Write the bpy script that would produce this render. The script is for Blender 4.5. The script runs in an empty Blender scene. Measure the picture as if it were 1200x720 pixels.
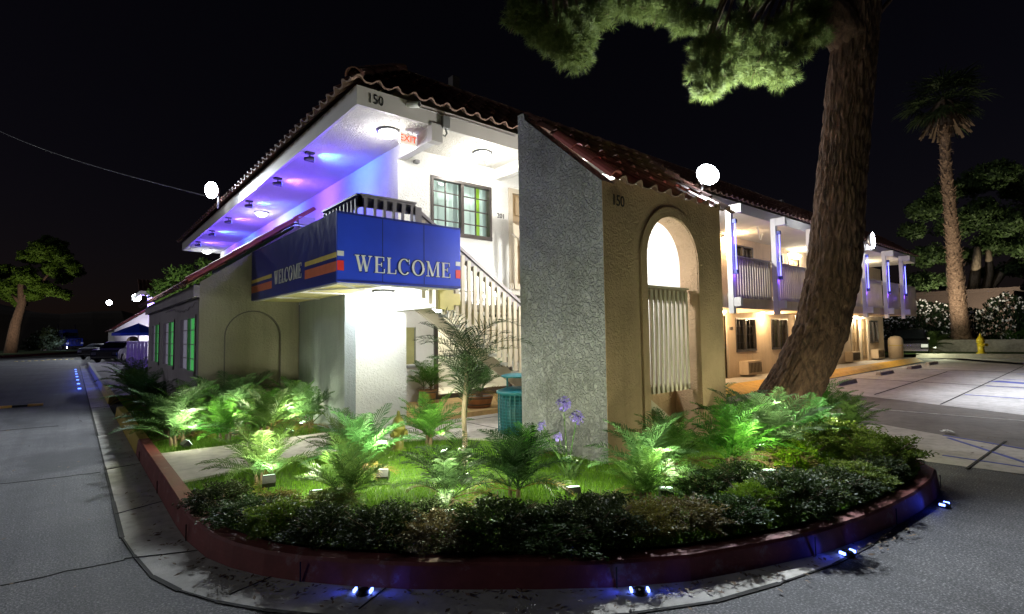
import bpy, math, random
from mathutils import Vector, Matrix, noise
R = random.Random(11)
sc = bpy.context.scene
COL = sc.collection
V = Vector
# ------------------------------------------------------------------ camera
CF, CP, CR, CY = 611.94, 0.05312910, -0.01419929, 0.87331556
EYE = V((0, 0, 1.5))
FW = V((math.cos(CP)*math.cos(CY), math.cos(CP)*math.sin(CY), math.sin(CP)))
_r = V((math.sin(CY), -math.cos(CY), 0)); _u = _r.cross(FW)
RT = math.cos(CR)*_r + math.sin(CR)*_u
UP = -math.sin(CR)*_r + math.cos(CR)*_u
cam = bpy.data.objects.new('camera', bpy.data.cameras.new('camera'))
COL.objects.link(cam); sc.camera = cam
cam.data.sensor_width = 36; cam.data.lens = CF*36/1200
cam.data.clip_start = .05; cam.data.clip_end = 2000
cam.matrix_world = Matrix(((RT.x, UP.x, -FW.x, EYE.x), (RT.y, UP.y, -FW.y, EYE.y), (RT.z, UP.z, -FW.z, EYE.z), (0, 0, 0, 1)))
# ------------------------------------------------------------------ world, moonlight, exposure
W = bpy.data.worlds.new('World'); sc.world = W; W.use_nodes = True
_n = W.node_tree.nodes; _bg = _n['Background']
_sky = _n.new('ShaderNodeTexSky'); _sky.sky_type = 'NISHITA'; _sky.sun_disc = False
_sky.sun_elevation = math.radians(21); _sky.sun_rotation = math.radians(-65)
_tint = _n.new('ShaderNodeMix'); _tint.data_type = 'RGBA'; _tint.blend_type = 'MULTIPLY'; _tint.inputs[0].default_value = 1; _tint.inputs[7].default_value = (1.5, .9, 1.05, 1)
W.node_tree.links.new(_sky.outputs['Color'], _tint.inputs[6]); W.node_tree.links.new(_tint.outputs[2], _bg.inputs['Color'])
_bg.inputs['Strength'].default_value = 0.0008
sun = bpy.data.objects.new('moonlight', bpy.data.lights.new('moonlight', 'SUN'))
COL.objects.link(sun); sun.data.energy = 0.32; sun.data.angle = math.radians(8); sun.data.color = (.9, .93, 1)  # dim sun added as fill, standing in for a street lamp at left
sun.rotation_euler = V((.9, -.42, -.36)).to_track_quat('-Z', 'Y').to_euler(); sun.location = (0, 0, 30)
vs = sc.view_settings
vs.view_transform = 'Standard'; vs.look = 'None'; vs.exposure = 0; vs.gamma = 1; vs.use_curve_mapping = False
sc.render.engine = 'CYCLES'
cy = sc.cycles
cy.use_denoising = True
try: cy.denoiser = 'OPENIMAGEDENOISE'
except Exception: pass
cy.max_bounces = 5; cy.diffuse_bounces = 3; cy.glossy_bounces = 2; cy.transparent_max_bounces = 8; cy.transmission_bounces = 3
cy.sample_clamp_indirect = 3; cy.caustics_reflective = False; cy.caustics_refractive = False

# ------------------------------------------------------------------ helpers
def at(px, py, depth):
    d = FW*CF + RT*(px-600) - UP*(py-360)
    return EYE + d*(depth/CF)

class MB:
    def __init__(s): s.v = []; s.f = []
    def quad(s, a, b, c, d):
        i = len(s.v); s.v += [tuple(a), tuple(b), tuple(c), tuple(d)]; s.f.append((i, i+1, i+2, i+3)); return s
    def tri(s, a, b, c):
        i = len(s.v); s.v += [tuple(a), tuple(b), tuple(c)]; s.f.append((i, i+1, i+2)); return s
    def box(s, x0, x1, y0, y1, z0, z1, M=None):
        p = [V((x, y, z)) for x in (x0, x1) for y in (y0, y1) for z in (z0, z1)]
        if M is not None: p = [M @ q for q in p]
        i = len(s.v); s.v += [tuple(q) for q in p]
        s.f += [tuple(i+k for k in f) for f in ((0, 1, 3, 2), (4, 6, 7, 5), (0, 4, 5, 1), (2, 3, 7, 6), (0, 2, 6, 4), (1, 5, 7, 3))]
        return s
    def prism(s, poly, vec):
        n = len(poly); i = len(s.v); vec = V(vec)
        s.v += [tuple(V(p)) for p in poly] + [tuple(V(p)+vec) for p in poly]
        s.f.append(tuple(i+k for k in reversed(range(n)))); s.f.append(tuple(i+n+k for k in range(n)))
        for k in range(n): s.f.append((i+k, i+(k+1) % n, i+n+(k+1) % n, i+n+k))
        return s
    def bar(s, a, b, w, h, up=(0, 0, 1)):
        a, b = V(a), V(b); d = (b-a).normalized(); u = V(up)
        sd = d.cross(u)
        if sd.length < 1e-4: sd = d.cross(V((1, 0, 0)))
        sd.normalize(); u = sd.cross(d)
        pts = [a - sd*w/2 - u*h/2, a + sd*w/2 - u*h/2, a + sd*w/2 + u*h/2, a - sd*w/2 + u*h/2]
        return s.prism(pts, b-a)
    def tube(s, pts, rad, n=8, caps=True, wob=None):
        pts = [V(p) for p in pts]
        if not hasattr(rad, '__len__'): rad = [rad]*len(pts)
        i0 = len(s.v); ref = None
        for k, p in enumerate(pts):
            d = (pts[min(k+1, len(pts)-1)] - pts[max(k-1, 0)]).normalized()
            if ref is None: ref = d.cross(V((0, 0, 1)) if abs(d.z) < .9 else V((1, 0, 0))).normalized()
            ref = (ref - d*ref.dot(d)).normalized(); b = d.cross(ref)
            for j in range(n):
                a = 2*math.pi*j/n; q = ref*math.cos(a) + b*math.sin(a)
                r = rad[k]
                if wob: r *= wob(p, q, k)
                s.v.append(tuple(p + q*r))
        for k in range(len(pts)-1):
            for j in range(n):
                s.f.append((i0+k*n+j, i0+k*n+(j+1) % n, i0+(k+1)*n+(j+1) % n, i0+(k+1)*n+j))
        if caps:
            s.f.append(tuple(i0+j for j in reversed(range(n)))); s.f.append(tuple(i0+(len(pts)-1)*n+j for j in range(n)))
        return s
    def lathe(s, prof, n=20, c=(0, 0, 0), M=None):
        i0 = len(s.v); c = V(c)
        for r, z in prof:
            for j in range(n):
                a = 2*math.pi*j/n; p = V((r*math.cos(a), r*math.sin(a), z))
                if M is not None: p = M @ p
                s.v.append(tuple(p+c))
        for k in range(len(prof)-1):
            for j in range(n):
                s.f.append((i0+k*n+j, i0+k*n+(j+1) % n, i0+(k+1)*n+(j+1) % n, i0+(k+1)*n+j))
        s.f.append(tuple(i0+j for j in reversed(range(n)))); s.f.append(tuple(i0+(len(prof)-1)*n+j for j in range(n)))
        return s
    def build(s, name, mat, parent=None, smooth=False, offset=False, bevel=0):
        me = bpy.data.meshes.new(name); me.from_pydata(s.v, [], s.f); me.update()
        if mat: me.materials.append(mat)
        if smooth: me.polygons.foreach_set('use_smooth', [True]*len(me.polygons))
        o = bpy.data.objects.new(name, me); COL.objects.link(o)
        if parent:
            o.parent = parent
            if offset:
                r = parent
                while r.parent: r = r.parent
                o.location = -r.location if parent.parent is None else (0, 0, 0)
        if bevel:
            m = o.modifiers.new('bevel', 'BEVEL'); m.width = bevel; m.segments = 2; m.limit_method = 'ANGLE'
        return o

def tag(o, label=None, cat=None, group=None, kind=None):
    if label: o['label'] = label
    if cat: o['category'] = cat
    if group: o['group'] = group
    if kind: o['kind'] = kind
    return o
def thing(name, loc, label, cat, group=None, rz=0):
    o = bpy.data.objects.new(name, None); COL.objects.link(o); o.location = loc; o.rotation_euler = (0, 0, rz)
    o.empty_display_size = .2
    return tag(o, label, cat, group)
def copy_thing(src, loc, rz=0, scale=1, label=None, group=None):
    r = src.copy(); COL.objects.link(r); r.location = loc; r.rotation_euler = (0, 0, rz); r.scale = (scale,)*3
    if label: r['label'] = label
    if group: r['group'] = group
    for ch in list(src.children):
        c = ch.copy(); COL.objects.link(c); c.parent = r
        for g in list(ch.children):
            d = g.copy(); COL.objects.link(d); d.parent = c
    return r
def struct(o): o['kind'] = 'structure'; return o
def light(parent, loc, power, color, kind='POINT', radius=.05, aim=None, cone=120, blend=.5):
    l = bpy.data.lights.new('lamp_light', kind); l.energy = power; l.color = color; l.shadow_soft_size = radius
    o = bpy.data.objects.new('lamp_light', l); COL.objects.link(o); o.parent = parent; o.location = V(loc) - (parent.location if parent else V())
    if kind == 'SPOT':
        l.spot_size = math.radians(cone); l.spot_blend = blend
        o.rotation_euler = V(aim).to_track_quat('-Z', 'Y').to_euler()
    return o

# ------------------------------------------------------------------ materials
def newmat(name):
    m = bpy.data.materials.new(name); m.use_nodes = True
    nt = m.node_tree; b = nt.nodes['Principled BSDF']
    return m, nt, b
def nd(nt, t, **k):
    n = nt.nodes.new(t)
    for a, v in k.items(): setattr(n, a, v)
    return n
def coord(nt, scale=1, kind='Object'):
    tc = nd(nt, 'ShaderNodeTexCoord'); mp = nd(nt, 'ShaderNodeMapping')
    if not hasattr(scale, '__len__'): scale = (scale,)*3
    mp.inputs['Scale'].default_value = scale
    nt.links.new(tc.outputs[kind], mp.inputs['Vector']); return mp.outputs['Vector']
def ntex(nt, vec, scale, detail=4, rough=.55, dist=0):
    n = nd(nt, 'ShaderNodeTexNoise'); n.inputs['Scale'].default_value = scale; n.inputs['Detail'].default_value = detail
    n.inputs['Roughness'].default_value = rough; n.inputs['Distortion'].default_value = dist
    nt.links.new(vec, n.inputs['Vector']); return n.outputs['Fac']
def ramp(nt, fac, stops):
    r = nd(nt, 'ShaderNodeValToRGB'); e = r.color_ramp.elements
    while len(e) < len(stops): e.new(.5)
    for k, (p, c) in enumerate(stops):
        e[k].position = p; e[k].color = (*c, 1) if len(c) == 3 else c
    nt.links.new(fac, r.inputs['Fac']); return r.outputs['Color']
def bump(nt, b, h, strength=.5, dist=.02, prev=None):
    n = nd(nt, 'ShaderNodeBump'); n.inputs['Strength'].default_value = strength; n.inputs['Distance'].default_value = dist
    nt.links.new(h, n.inputs['Height'])
    if prev: nt.links.new(prev, n.inputs['Normal'])
    nt.links.new(n.outputs['Normal'], b.inputs['Normal']); return n.outputs['Normal']
def sc_(c, k): return tuple(min(1, x*k) for x in c)
def plain(name, c, rough=.6, metal=0, var=.15, scale=6, bmp=0, bscale=60):
    m, nt, b = newmat(name); v = coord(nt)
    f = ntex(nt, v, scale, 5)
    col = ramp(nt, f, [(.3, sc_(c, 1-var)), (.7, sc_(c, 1+var))])
    nt.links.new(col, b.inputs['Base Color']); b.inputs['Roughness'].default_value = rough; b.inputs['Metallic'].default_value = metal
    if bmp: bump(nt, b, ntex(nt, v, bscale, 3), bmp, .004)
    return m
def stucco(name, c, scale=22, strength=.6, dist=.012, dirt=.25, streak=True):
    m, nt, b = newmat(name); v = coord(nt)
    big = ntex(nt, v, 1.1, 6, .6)
    col = ramp(nt, big, [(.32, sc_(c, 1-dirt)), (.55, c), (.75, sc_(c, 1.06))])
    if streak:
        sv = coord(nt, (7, 7, .5)); st = ntex(nt, sv, 1, 4, .6)
        k = ramp(nt, st, [(.3, (.75, .73, .7)), (.5, (1, 1, 1))])
        mx = nd(nt, 'ShaderNodeMix', data_type='RGBA', blend_type='MULTIPLY'); mx.inputs[0].default_value = .55
        nt.links.new(col, mx.inputs[6]); nt.links.new(k, mx.inputs[7]); col = mx.outputs[2]
    nt.links.new(col, b.inputs['Base Color']); b.inputs['Roughness'].default_value = .9
    f = ntex(nt, v, scale, 4, .55, 1.2)
    h = ramp(nt, f, [(.40, (0, 0, 0)), (.5, (.6,)*3), (.62, (1, 1, 1))])
    f2 = ntex(nt, v, scale*4, 3)
    n1 = bump(nt, b, f2, strength*.35, dist*.4)
    bump(nt, b, h, strength, dist, n1)
    return m
def emis(name, c, s):
    m, nt, b = newmat(name); b.inputs['Base Color'].default_value = (*c, 1)
    b.inputs['Emission Color'].default_value = (*c, 1); b.inputs['Emission Strength'].default_value = s; return m
def leafmat(name, c, c2, trans=.3, rough=.5, clump=3):
    m, nt, b = newmat(name)
    g = nd(nt, 'ShaderNodeNewGeometry'); v = coord(nt)
    col = ramp(nt, g.outputs['Random Per Island'], [(0, c), (1, c2)])
    f = ntex(nt, v, clump, 3); k = ramp(nt, f, [(.3, (.62, .66, .55)), (.7, (1.0, 1.0, 1.0))])
    mx = nd(nt, 'ShaderNodeMix', data_type='RGBA', blend_type='MULTIPLY'); mx.inputs[0].default_value = 1
    nt.links.new(col, mx.inputs[6]); nt.links.new(k, mx.inputs[7]); col = mx.outputs[2]
    oi = nd(nt, 'ShaderNodeObjectInfo'); hs = nd(nt, 'ShaderNodeHueSaturation')
    for o_, lo, hi in (('Hue', .475, .515), ('Value', .8, 1.2), ('Saturation', .82, 1.05)):
        mr = nd(nt, 'ShaderNodeMapRange'); mr.inputs['To Min'].default_value = lo; mr.inputs['To Max'].default_value = hi; nt.links.new(oi.outputs['Random'], mr.inputs['Value']); nt.links.new(mr.outputs['Result'], hs.inputs[o_])
    nt.links.new(col, hs.inputs['Color']); col = hs.outputs['Color']
    nt.links.new(col, b.inputs['Base Color']); b.inputs['Roughness'].default_value = rough; b.inputs['Specular IOR Level'].default_value = .12
    t = nd(nt, 'ShaderNodeBsdfTranslucent'); nt.links.new(col, t.inputs['Color'])
    s = nd(nt, 'ShaderNodeMixShader'); s.inputs[0].default_value = trans
    nt.links.new(b.outputs[0], s.inputs[1]); nt.links.new(t.outputs[0], s.inputs[2])
    nt.links.new(s.outputs[0], nt.nodes['Material Output'].inputs['Surface']); return m

def asphalt():
    m, nt, b = newmat('asphalt'); v = coord(nt)
    big = ntex(nt, v, .35, 6, .65); fine = ntex(nt, v, 60, 2, .7); mid = ntex(nt, v, 5, 6, .7)
    c1 = ramp(nt, big, [(.3, (.035, .036, .04)), (.5, (.065, .065, .07)), (.7, (.105, .103, .105))])
    c2 = ramp(nt, fine, [(.35, (.3, .3, .3)), (.55, (.9, .9, .9)), (.66, (2.6, 2.5, 2.4))])
    c3 = ramp(nt, mid, [(.3, (.7, .7, .7)), (.65, (1.1, 1.1, 1.1))])
    st = ntex(nt, v, .55, 3, .5, .8); c4 = ramp(nt, st, [(.32, (.38, .38, .39)), (.43, (1, 1, 1)), (.58, (1, 1, 1)), (.68, (1.4, 1.38, 1.34))])
    tv = coord(nt, (6, .12, 1)); c5 = ramp(nt, ntex(nt, tv, 1, 3), [(.35, (.8, .8, .8)), (.6, (1.08, 1.08, 1.08))])
    for cc in (c2, c3, c4, c5):
        mx = nd(nt, 'ShaderNodeMix', data_type='RGBA', blend_type='MULTIPLY'); mx.inputs[0].default_value = 1
        nt.links.new(c1, mx.inputs[6]); nt.links.new(cc, mx.inputs[7]); c1 = mx.outputs[2]
    nt.links.new(c1, b.inputs['Base Color']); b.inputs['Roughness'].default_value = .8
    bump(nt, b, fine, .6, .006); return m
def concrete(name, c, stain=.4):
    m, nt, b = newmat(name); v = coord(nt)
    f = ntex(nt, v, .9, 8, .65); g = ntex(nt, v, 7, 6, .7); fine = ntex(nt, v, 110, 2)
    c1 = ramp(nt, f, [(.3, sc_(c, 1-stain)), (.5, c), (.7, sc_(c, 1.15))])
    c3 = ramp(nt, g, [(.3, (.7, .69, .66)), (.55, (1, 1, 1)), (.7, (1.1, 1.1, 1.1))])
    mx = nd(nt, 'ShaderNodeMix', data_type='RGBA', blend_type='MULTIPLY'); mx.inputs[0].default_value = 1
    nt.links.new(c1, mx.inputs[6]); nt.links.new(c3, mx.inputs[7])
    nt.links.new(mx.outputs[2], b.inputs['Base Color']); b.inputs['Roughness'].default_value = .85
    bump(nt, b, fine, .35, .004); return m
def kerbpaint(name, c):
    m, nt, b = newmat(name); v = coord(nt)
    f = ntex(nt, v, 5, 8, .7); g = ntex(nt, v, 40, 3)
    col = ramp(nt, f, [(.33, sc_(tuple(.6*x+.12 for x in c), 1)), (.43, c), (.62, sc_(c, .75)), (.8, sc_(c, 1.15))])
    nt.links.new(col, b.inputs['Base Color']); b.inputs['Roughness'].default_value = .7; bump(nt, b, g, .4, .005); return m
def barkmat(name, c, c2, sc1=(14, 14, 5)):
    m, nt, b = newmat(name); v = coord(nt, sc1)
    f = ntex(nt, v, 1, 6, .65, .6); v2 = coord(nt); g = ntex(nt, v2, 60, 4)
    col = ramp(nt, f, [(.35, sc_(c, .35)), (.5, c), (.68, c2)])
    nt.links.new(col, b.inputs['Base Color']); b.inputs['Roughness'].default_value = .95
    n1 = bump(nt, b, g, .5, .006); bump(nt, b, f, 1, .05, n1); return m
def glass():
    m, nt, b = newmat('window_glass'); t = nd(nt, 'ShaderNodeBsdfTransparent'); t.inputs[0].default_value = (.9, .95, .93, 1)
    g = nd(nt, 'ShaderNodeBsdfGlossy'); g.inputs['Roughness'].default_value = .03
    fr = nd(nt, 'ShaderNodeFresnel'); fr.inputs['IOR'].default_value = 1.5
    s = nd(nt, 'ShaderNodeMixShader'); nt.links.new(fr.outputs[0], s.inputs[0]); nt.links.new(t.outputs[0], s.inputs[1]); nt.links.new(g.outputs[0], s.inputs[2])
    nt.links.new(s.outputs[0], nt.nodes['Material Output'].inputs['Surface']); return m

M = {}
M['asphalt'] = asphalt()
M['gutter'] = concrete('gutter_concrete', (.46, .44, .40), .45)
M['walk'] = concrete('walk_concrete', (.5, .46, .42), .25)
M['lot'] = concrete('lot_concrete', (.48, .455, .45), .3)
M['strip'] = concrete('lane_asphalt', (.15, .135, .125), .3)
M['soil'] = plain('soil', (.05, .035, .022), .95, 0, .4, 8, .8, 50)
M['lawn'] = plain('lawn_soil', (.05, .10, .012), .95, 0, .4, 8, .8, 60)
M['redkerb'] = kerbpaint('red_kerb_paint', (.19, .042, .038))
M['yelkerb'] = kerbpaint('yellow_kerb_paint', (.5, .36, .05))
M['blukerb'] = kerbpaint('grey_kerb_paint', (.36, .34, .3))
M['bluepaint'] = plain('blue_marking_paint', (.09, .11, .38), .7, 0, .4, 9)
M['whitepaint'] = plain('white_marking_paint', (.5, .48, .46), .7, 0, .3, 9)
M['yelpaint'] = kerbpaint('yellow_marking_paint', (.75, .42, .05))
M['crack'] = plain('dark_joint', (.02, .019, .017), .95, 0, .4)
M['white'] = stucco('white_stucco', (.78, .77, .73), 20, .55, .012, .06, False)
M['ceil'] = stucco('ceiling_stucco', (.7, .67, .6), 26, .9, .012, .08, False)
M['grey'] = stucco('dimmed_rough_stucco', (.31, .31, .325), 16, 1.0, .03, .38)  # white-beige stucco, its dim lighting put into a grey colour
M['tan'] = stucco('tan_stucco', (.44, .30, .18), 20, .6, .012, .25)
M['beige'] = stucco('beige_stucco', (.27, .245, .19), 24, .5, .01, .15)
M['shade'] = stucco('shaded_white_stucco', (.30, .33, .34), 24, .5, .01, .15)  # darker copy of the white stucco; the unlit tone is in the colour
M['mauve'] = stucco('mauve_stucco', (.38, .335, .36), 24, .5, .01, .15)
M['cream'] = stucco('cream_stucco', (.66, .52, .36), 20, .5, .01, .15)
M['fascia'] = plain('fascia_paint', (.52, .49, .46), .5, 0, .06, 2, .15, 40)
M['rail'] = plain('rail_paint', (.50, .43, .33), .55, 0, .12, 3, .2, 50)
M['greyrail'] = plain('grey_rail_paint', (.26, .24, .25), .55, 0, .12, 3)
M['post'] = plain('post_paint', (.75, .74, .74), .5, 0, .06, 3)
M['dark'] = plain('bronze_metal', (.07, .06, .055), .4, .3, .1)
M['black'] = plain('black_plastic', (.015, .015, .016), .45, 0, .1)
M['door'] = plain('door_paint', (.34, .24, .13), .5, 0, .12, 3)
M['number'] = plain('numeral_black', (.012, .012, .014), .5, 0, .05)
M['glass'] = glass()
M['curtain'] = plain('white_curtain', (.78, .84, .80), .9, 0, .05)
M['greencurtain'] = plain('green_curtain', (.35, .55, .06), .9, 0, .1)
M['yelcurtain'] = plain('yellow_curtain', (.45, .42, .2), .9, 0, .1)
M['darkroom'] = plain('dark_curtain', (.10, .08, .05), .9, 0, .1)
M['metal'] = plain('grey_metal', (.35, .35, .36), .4, .6, .1)
M['whitepl'] = plain('white_plastic', (.75, .75, .73), .4, 0, .04)
M['teal'] = plain('teal_paint', (.01, .12, .15), .45, 0, .12)
M['tealdk'] = plain('dark_teal_liner', (.006, .07, .08), .6, 0, .12)
M['hyd'] = plain('hydrant_yellow', (.55, .40, .02), .45, 0, .15)
M['oldhyd'] = plain('hydrant_olive', (.13, .12, .02), .55, 0, .3, 14)
M['pot'] = plain('wooden_tub', (.30, .16, .07), .7, 0, .3, 8)
M['terra'] = plain('terracotta_planter', (.28, .12, .05), .7, 0, .2, 8)
M['porch'] = concrete('porch_tile', (.55, .36, .16), .2)
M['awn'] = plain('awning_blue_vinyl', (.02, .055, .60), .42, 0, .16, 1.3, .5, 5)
M['awnside'] = plain('shaded_awning_vinyl', (.014, .022, .22), .45, 0, .2, 1.3, .5, 5)  # darker copy of the awning blue, shade of the side put into it
M['silver'] = plain('silver_letter', (.62, .62, .64), .45, 0, .05)
M['red'] = plain('red_letter', (.65, .03, .03), .5, 0, .05)
M['redstripe'] = plain('faded_red_stripe', (.55, .13, .07), .5, 0, .1)
M['yelstripe'] = plain('yellow_stripe', (.60, .46, .12), .5, 0, .1)
M['navy'] = plain('navy_outline', (.008, .012, .06), .5, 0, .05)
M['awnbot'] = plain('yellowed_liner', (.58, .50, .22), .7, 0, .15, 3)
M['bark'] = barkmat('pine_bark', (.085, .044, .028), (.14, .078, .05))
M['palmbark'] = barkmat('palm_bark', (.22, .14, .09), (.34, .24, .16), (10, 10, 14))
M['greybark'] = barkmat('grey_bark', (.26, .20, .14), (.36, .28, .2), (10, 10, 3))
M['twig'] = plain('twig', (.16, .11, .07), .9, 0, .2)
M['frond'] = leafmat('palm_frond', (.06, .16, .025), (.12, .25, .04))
M['frondb'] = leafmat('blue_palm_frond', (.07, .17, .05), (.12, .24, .09))
M['deadfrond'] = leafmat('dead_frond', (.14, .09, .03), (.24, .16, .06))
M['dimbrick'] = plain('dark_brick', (.03, .018, .014), .95, 0, .4, 12)
M['frondd'] = leafmat('dark_palm_frond', (.02, .055, .018), (.045, .10, .028), .2)
M['shrubd'] = leafmat('dark_shrub_leaf', (.022, .045, .012), (.05, .085, .02), .2)
M['shrubg'] = leafmat('green_shrub_leaf', (.08, .15, .012), (.17, .24, .02), .3)
M['shrubo'] = leafmat('olive_shrub_leaf', (.09, .085, .02), (.20, .16, .035), .3)
M['grass'] = leafmat('grass_blade', (.09, .20, .012), (.17, .32, .025), .4, .6, 2)
M['needle'] = leafmat('pine_needle', (.055, .098, .012), (.115, .17, .02), .3, .6, 4)
M['farleaf'] = leafmat('far_tree_leaf', (.03, .055, .02), (.06, .10, .03), .3)
M['brightleaf'] = leafmat('ash_tree_leaf', (.06, .13, .02), (.11, .20, .03), .4)
M['hedge'] = leafmat('oleander_leaf', (.015, .035, .015), (.035, .07, .025), .2)
M['petal'] = plain('white_petal', (.75, .75, .72), .7, 0, .05)
M['agap'] = plain('agapanthus_petal', (.22, .16, .55), .6, 0, .25, 30)
M['strap'] = leafmat('strap_leaf', (.06, .16, .03), (.12, .26, .06), .35)

def tilemat():
    m, nt, b = newmat('clay_tile'); v = coord(nt); f = ntex(nt, v, 3.2, 5, .7); g = ntex(nt, v, 40, 3)
    col = ramp(nt, f, [(.3, (.055, .024, .02)), (.5, (.13, .05, .036)), (.7, (.20, .09, .065))])
    nt.links.new(col, b.inputs['Base Color']); b.inputs['Roughness'].default_value = .8; bump(nt, b, g, .3, .004); return m
M['tile'] = tilemat()
M['tilelip'] = plain('tile_edge', (.20, .12, .09), .8, 0, .25, 8)
M['rakered'] = plain('red_rake_tile', (.38, .09, .075), .6, 0, .2, 5)
M['flash'] = plain('roof_flashing', (.30, .21, .13), .6, 0, .1)
E_WHITE = emis('lamp_white', (.93, .96, 1), 14)
E_FLOOD = emis('flood_lens', (.86, .93, 1), 60); E_REFL = emis('flood_reflector', (.42, .58, 1), .9)
E_WARM = emis('lamp_warm', (1, .84, .6), 10)
E_NEON = emis('neon_tube_glow', (.20, .22, 1), 3.5)
E_BLUE = emis('blue_led', (.12, .2, 1), 10)
E_GARDEN = emis('garden_lens', (.7, 1, .8), 2.5)

# ------------------------------------------------------------------ generic architecture
def panel(mb, O, U, N, w, z0, z1, ops=(), t=.2):
    """Wall sheet from O along U (width w), outward normal N, openings (u0,u1,z0,z1), thickness t behind."""
    O, U, N = V(O), V(U), V(N)
    P = lambda u, z, n=0: O + U*u + V((0, 0, z)) + N*n
    us = sorted({0, w, *[o[0] for o in ops], *[o[1] for o in ops]}); zs = sorted({z0, z1, *[o[2] for o in ops], *[o[3] for o in ops]})
    for a, b in zip(us, us[1:]):
        for c, d in zip(zs, zs[1:]):
            m, n = (a+b)/2, (c+d)/2
            if any(o[0] < m < o[1] and o[2] < n < o[3] for o in ops): continue
            mb.quad(P(a, c), P(b, c), P(b, d), P(a, d)); mb.quad(P(a, c, -t), P(a, d, -t), P(b, d, -t), P(b, c, -t))
    for o in list(ops):
        a, b, c, d = o
        mb.quad(P(a, c), P(a, d), P(a, d, -t), P(a, c, -t)); mb.quad(P(b, c), P(b, c, -t), P(b, d, -t), P(b, d))
        mb.quad(P(a, d), P(b, d), P(b, d, -t), P(a, d, -t)); mb.quad(P(a, c), P(a, c, -t), P(b, c, -t), P(b, c))
    a, b, c, d = 0, w, z0, z1
    mb.quad(P(a, c), P(a, c, -t), P(a, d, -t), P(a, d)); mb.quad(P(b, c), P(b, d), P(b, d, -t), P(b, c, -t))
    mb.quad(P(a, d), P(a, d, -t), P(b, d, -t), P(b, d)); mb.quad(P(a, c), P(b, c), P(b, c, -t), P(a, c, -t))
    return mb
def arch_panel(mb, x0, x1, z0, top, cx, r, zs, y, t, zb=None, n=24, backfill=None):
    """Wall in plane y (faces -Y), arch opening centred cx; top: function x -> z; zb opening bottom."""
    zb = z0 if zb is None else zb
    def face(yy, flip):
        def q(a, b, c, d):
            pts = [(p[0], yy, p[1]) for p in (a, b, c, d)]
            mb.quad(*(reversed(pts) if flip else pts))
        q((x0, z0), (cx-r, z0), (cx-r, top(cx-r)), (x0, top(x0))); q((cx+r, z0), (x1, z0), (x1, top(x1)), (cx+r, top(cx+r)))
        if zb > z0: q((cx-r, z0), (cx+r, z0), (cx+r, zb), (cx-r, zb))
        for k in range(n):
            a0, a1 = math.pi*(1-k/n), math.pi*(1-(k+1)/n)
            xa, xb = cx+r*math.cos(a0), cx+r*math.cos(a1)
            q((xa, zs+r*math.sin(a0)), (xb, zs+r*math.sin(a1)), (xb, top(xb)), (xa, top(xa)))
    face(y, False); face(y+t, True)
    for k in range(n):
        a0, a1 = math.pi*(1-k/n), math.pi*(1-(k+1)/n)
        p, q = (cx+r*math.cos(a0), zs+r*math.sin(a0)), (cx+r*math.cos(a1), zs+r*math.sin(a1))
        mb.quad((p[0], y, p[1]), (p[0], y+t, p[1]), (q[0], y+t, q[1]), (q[0], y, q[1]))
    for s, x in ((1, cx-r), (-1, cx+r)):
        mb.quad((x, y, zb), (x, y+t, zb), (x, y+t, zs), (x, y, zs))
    if zb > z0: mb.quad((cx-r, y, zb), (cx+r, y, zb), (cx+r, y+t, zb), (cx-r, y+t, zb))
    for x in (x0, x1): mb.quad((x, y, z0), (x, y+t, z0), (x, y+t, top(x)), (x, y, top(x)))
    mb.quad((x0, y, top(x0)), (x1, y, top(x1)), (x1, y+t, top(x1)), (x0, y+t, top(x0)))
    return mb
def tiles(O, U, S, L, H, pitch=.285, course=.34, amp=.055, seg=8, clip=None, jit=.5):
    """Barrel tiles: O eave start, U unit along eave, S unit up slope; returns (surface, lip)."""
    O, U, S = V(O), V(U).normalized(), V(S).normalized(); N = U.cross(S).normalized()
    if N.z < 0: N = -N
    mb, lip = MB(), MB()
    nu = int(L/pitch)*seg; nc = max(1, int(round(H/course)))
    def prof(k):
        ph = (k % seg)/seg
        return amp*max(-.35, math.sin(2*math.pi*ph))*1.0
    rows = []
    for c in range(nc):
        for e in (0, 1):
            s = H*(c+e)/nc; lift = .03*(1-e)
            row = []
            for k in range(nu+1):
                u = L*k/nu
                if clip: lo, hi = clip(s); uu = min(max(u, lo), hi)
                else: uu = u
                j = noise.noise(V((k//seg*3.1, c*7.7, O.x+O.y)))*.012*jit
                row.append(O + U*uu + S*(s - (.02 if e == 0 else 0)) + N*(prof(k)+lift+j))
            rows.append(row)
    for r0, r1 in zip(rows, rows[1:]):
        for k in range(nu):
            if (r0[k]-r0[k+1]).length < 1e-5 and (r1[k]-r1[k+1]).length < 1e-5: continue
            mb.quad(r0[k], r0[k+1], r1[k+1], r1[k])
    r0 = rows[0]
    for k in range(nu):
        lip.quad(r0[k]-N*.022-S*.004, r0[k+1]-N*.022-S*.004, r0[k+1]+N*.002-S*.004, r0[k]+N*.002-S*.004)
        lip.quad(r0[k]-N*.022-S*.004, r0[k]-N*.022+S*.25, r0[k+1]-N*.022+S*.25, r0[k+1]-N*.022-S*.004)
    return mb, lip
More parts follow.
